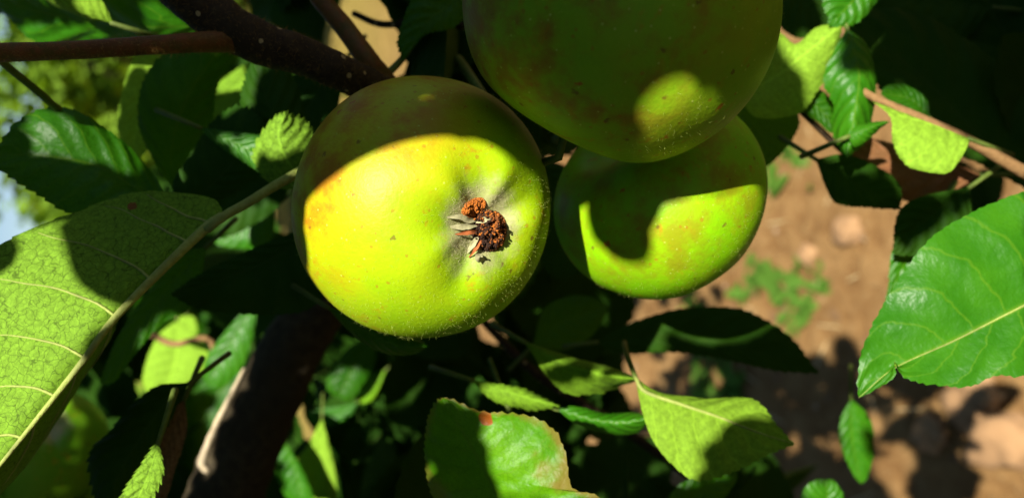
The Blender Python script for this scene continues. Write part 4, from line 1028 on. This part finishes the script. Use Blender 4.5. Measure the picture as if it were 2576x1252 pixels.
# ------------------------------------------------------------------ orchard behind: trees with trunk, limbs and leafy crowns
M_crown = [leaf_material('crown_green_%d' % k, t_, (0.14, 0.24, 0.02), (0.20, 0.36, 0.01), tfac=0.3, net=0, rough=0.6, spec=0.1) for k, t_ in enumerate([(0.09, 0.19, 0.008), (0.13, 0.23, 0.010), (0.06, 0.14, 0.008)])]
def orchard_tree(x, y, h, rad, k, label, n=3800):
    root = empty('apple_tree', (x, y, 0), label, 'tree', 'orchard trees in the distance')
    r = random.Random(300 + int(x * 17 + y * 31)); base = Vector((x, y, 0))
    pts = spline([base + Vector((0, 0, -0.1)), base + Vector((0.05, 0, h * 0.25)), base + Vector((-0.06, 0.04, h * 0.55)), base + Vector((0.03, 0, h * 0.9))], 20)
    V, F, U = tube_data(pts, [0.09 * (1 - 0.85 * i / 19) for i in range(20)], 10, 0.15, 0, 8); mesh_obj('trunk', V, F, M_bark, root, origin=base, uvs=U)
    ends = []
    for q in range(9):
        a = q * 2.4 + r.random(); z0 = h * r.uniform(0.25, 0.6); b = Vector((x, y, z0)); e = Vector((x + math.cos(a) * rad * 0.8, y + math.sin(a) * rad * 0.8, z0 + h * r.uniform(0.05, 0.35)))
        pp = spline([b, b.lerp(e, 0.5) + Vector((0, 0, 0.1)), e], 10); V, F, U = tube_data(pp, [0.035 * (1 - 0.8 * i / 9) for i in range(10)], 7); mesh_obj('limb', V, F, M_bark, root, origin=b, uvs=U)
        ends.append(e)
    cl = []
    for q in range(46):
        v = Vector((r.gauss(0, 1), r.gauss(0, 1), r.gauss(0, 1))).normalized() * (r.random() ** 0.4)
        cl.append((Vector((x + v.x * rad, y + v.y * rad, h * 0.60 + v.z * h * 0.42)), r.uniform(0.18, 0.34) * rad / 1.2))
    items = []
    for q in range(n):
        c, s = cl[r.randrange(len(cl))]
        p = c + Vector((r.gauss(0, 0.55), r.gauss(0, 0.55), r.gauss(0, 0.5))) * s
        if p.z < 0.2: continue
        ez = Vector((r.gauss(0, 0.7), r.gauss(0, 0.7), 1)).normalized(); ex = ez.orthogonal().normalized(); ex.rotate(Matrix.Rotation(r.uniform(0, 6.28), 3, ez)); ey = ez.cross(ex)
        a = r.uniform(0.04, 0.07) * (1.0 if y < 7 else 1.35); items.append((p, ex, ey, ez, a, a * 0.6))
    V, F, U = [], [], []
    for (c, ex, ey, ez, a, b) in items:
        bs = len(V)
        for t, w in ((-1, 0.05), (-0.3, 1.0), (0.45, 0.8), (1, 0.05)):
            for j in (-1, 1): V.append(c + ex * (a * t) + ey * (b * w * j) + ez * (0.15 * a * t * t)); U.append((0.5 + 0.5 * j, (t + 1) / 2))
        for i in range(3): F.append((bs + 2 * i, bs + 2 * i + 1, bs + 2 * i + 3, bs + 2 * i + 2))
    o = mesh_obj('crown', V, F, M_crown[k], root, origin=base + Vector((0, 0, h * 0.3)), uvs=U)
    return root
# ground coordinates: the picture's left edge looks to the horizon
orchard_tree(0.9, 5.6, 2.2, 1.0, 1, 'leafy yellow-green orchard tree seen blurred at the upper left, under the red twig')
orchard_tree(2.6, 8.0, 2.6, 1.4, 0, 'blurred orchard tree standing farther back at the upper left corner')
orchard_tree(-0.5, 8.5, 1.9, 1.1, 2, 'dark blurred orchard tree behind the big pale leaf at the left edge')
orchard_tree(-2.4, 7.5, 2.6, 1.4, 0, 'blurred orchard tree hidden for the most part by the big leaf, lower left')
orchard_tree(1.5, 14.0, 2.6, 1.6, 1, 'farthest blurred orchard tree on the horizon at the left edge')
orchard_tree(-1.2, 15.0, 2.8, 1.7, 1, 'distant blurred orchard tree below the blue sky gap at the left edge')

orchard_tree(1.9, 7.2, 2.4, 1.1, 0, 'rounded blurred orchard tree just left of the sky gap at the upper left')
orchard_tree(3.4, 11.5, 2.7, 1.5, 1, 'tall blurred orchard tree behind the others at the upper left edge', n=5000)
orchard_tree(0.5, 11.0, 2.3, 1.2, 0, 'blurred orchard tree left of the dark rounded leaf, at the left edge', n=5000)

# ------------------------------------------------------------------ weeds, stones and fallen leaves on the soil
M_weed = leaf_material('weed_green', (0.06, 0.17, 0.012), (0.08, 0.18, 0.02), (0.14, 0.3, 0.01), net=0, nveins=4)
def weed(x, y, size, n, label, seed):
    p = on_ground(x, y); r = random.Random(seed)
    root = empty('weed', p, label, 'weed', 'low weeds on the bare soil')
    for k in range(n):
        a = r.uniform(0, 6.283); l = size * r.uniform(0.5, 1.1); el = r.uniform(0.2, 1.0)
        ex = Vector((math.cos(a) * math.cos(el), math.sin(a) * math.cos(el), math.sin(el))); ey = Vector((-math.sin(a), math.cos(a), 0)); ez = ex.cross(ey)
        b0 = p + Vector((r.gauss(0, size * 0.5), r.gauss(0, size * 0.5), 0.0)); V, U = [], []
        for i in range(7):
            t = i / 6; w = l * 0.16 * math.sin(math.pi * (0.08 + 0.9 * t)) ** 0.8
            for j in (-1, 0, 1): V.append(b0 + ex * (l * t) + ey * (w * j) + ez * (0.3 * w * abs(j)) + Vector((0, 0, -0.35 * l * t * t))); U.append((0.5 + 0.5 * j, t))
        F = [(i * 3 + j, i * 3 + j + 1, (i + 1) * 3 + j + 1, (i + 1) * 3 + j) for i in range(6) for j in range(2)]
        mesh_obj('blade', V, F, M_weed, root, origin=b0, uvs=U)
weed(1990, 735, 0.075, 22, 'green weed on the soil just below the right apple', 1)
weed(1745, 765, 0.05, 12, 'small weed clump left of the dark horizontal leaf, under the right apple', 2)
weed(1790, 935, 0.085, 26, 'weed patch below the dark horizontal leaf, above the pale leaf', 3)
weed(2020, 800, 0.05, 10, 'sparse weed sprigs on the soil left of the glossy leaf', 4)
weed(1950, 420, 0.085, 26, 'pale weed tuft on the soil beside the upper right of the right apple', 5)
weed(1900, 700, 0.07, 20, 'weed sprouting under the lower right rim of the right apple', 6)
weed(2060, 690, 0.06, 14, 'small weed in the middle of the sunny soil below the black leaf gap', 7)
weed(1850, 960, 0.08, 22, 'weed beside the upper edge of the pale leaf with the round shadow', 8)
M_stone = plain('clod', (0.28, 0.165, 0.08), 0.95, 0.3, 30)
def clod(x, y, s, label, seed):
    p = on_ground(x, y); bm = bmesh.new(); bmesh.ops.create_icosphere(bm, subdivisions=3, radius=s)
    for v in bm.verts:
        v.co *= 1 + 0.5 * noise.noise(v.co * (1.6 / s) + Vector((seed, 0, 0))) + 0.2 * noise.noise(v.co * (5 / s)); v.co.z *= 0.6
    me = bpy.data.meshes.new('soil_clod'); bm.to_mesh(me); bm.free(); me.materials.append(M_stone); me.polygons.foreach_set('use_smooth', [True] * len(me.polygons))
    o = bpy.data.objects.new('soil_clod', me); COL.objects.link(o); o.location = p + Vector((0, 0, s * 0.25)); o['label'] = label; o['category'] = 'clod'; o['group'] = 'clods of earth'
clod(2150, 585, 0.030, 'earth clod in the middle of the bare sunny soil patch', 1)
clod(2470, 1010, 0.045, 'earth clod under the broad glossy leaf at the right', 2)
clod(2540, 1110, 0.050, 'pale earth clod at the lower right edge', 3)
clod(2360, 1090, 0.030, 'small earth clod in the lower right shadows', 4)
clod(2040, 640, 0.022, 'small earth clod between the right apple and the dark leaf gap', 5)

# ------------------------------------------------------------------ litter on the soil: straw, dry leaf bits and grit
def litter():
    r = random.Random(77); V, F, U, M = [], [], [], []
    for k in range(1500):
        y = r.uniform(0.35, 4.2); x = r.uniform(-1.3, 1.5); p = Vector((x, y, ground_h(x, y) + 0.006)); a = r.uniform(0, 6.283)
        t = r.random()
        if t < 0.5: l, w, mi = r.uniform(0.02, 0.09), r.uniform(0.0012, 0.0025), 0
        elif t < 0.75: l, w, mi = r.uniform(0.015, 0.035), r.uniform(0.008, 0.014), 1
        else: l, w, mi = r.uniform(0.005, 0.012), r.uniform(0.005, 0.010), 2
        d = Vector((math.cos(a), math.sin(a), r.uniform(-0.1, 0.25))); n = Vector((-math.sin(a), math.cos(a), 0)); b = len(V)
        for i, (q, ww) in enumerate(((0, 0.3), (0.35, 1), (0.7, 0.85), (1, 0.15))):
            for j in (-1, 1): V.append(p + d * (l * q) + n * (w * ww * j) + Vector((0, 0, (0.25 if mi else 0.05) * w * (1 - (2 * q - 1) ** 2) + (w * 0.4 if mi == 2 else 0)))); U.append((0.5 + 0.5 * j, q))
        for i in range(3): F.append((b + 2 * i, b + 2 * i + 1, b + 2 * i + 3, b + 2 * i + 2)); M.append(mi)
    o = mesh_obj('soil_litter', V, F, None, None, origin=(0, 1.5, 0), uvs=U)
    for m in (plain('straw', (0.42, 0.32, 0.16), 0.8, 0.3, 40), M_leaf_dry, plain('grit', (0.26, 0.18, 0.11), 0.9, 0.4, 60)): o.data.materials.append(m)
    o.data.polygons.foreach_set('material_index', M); o['kind'] = 'stuff'; o['label'] = 'dry straw, leaf bits and grit scattered over the bare soil'
litter()
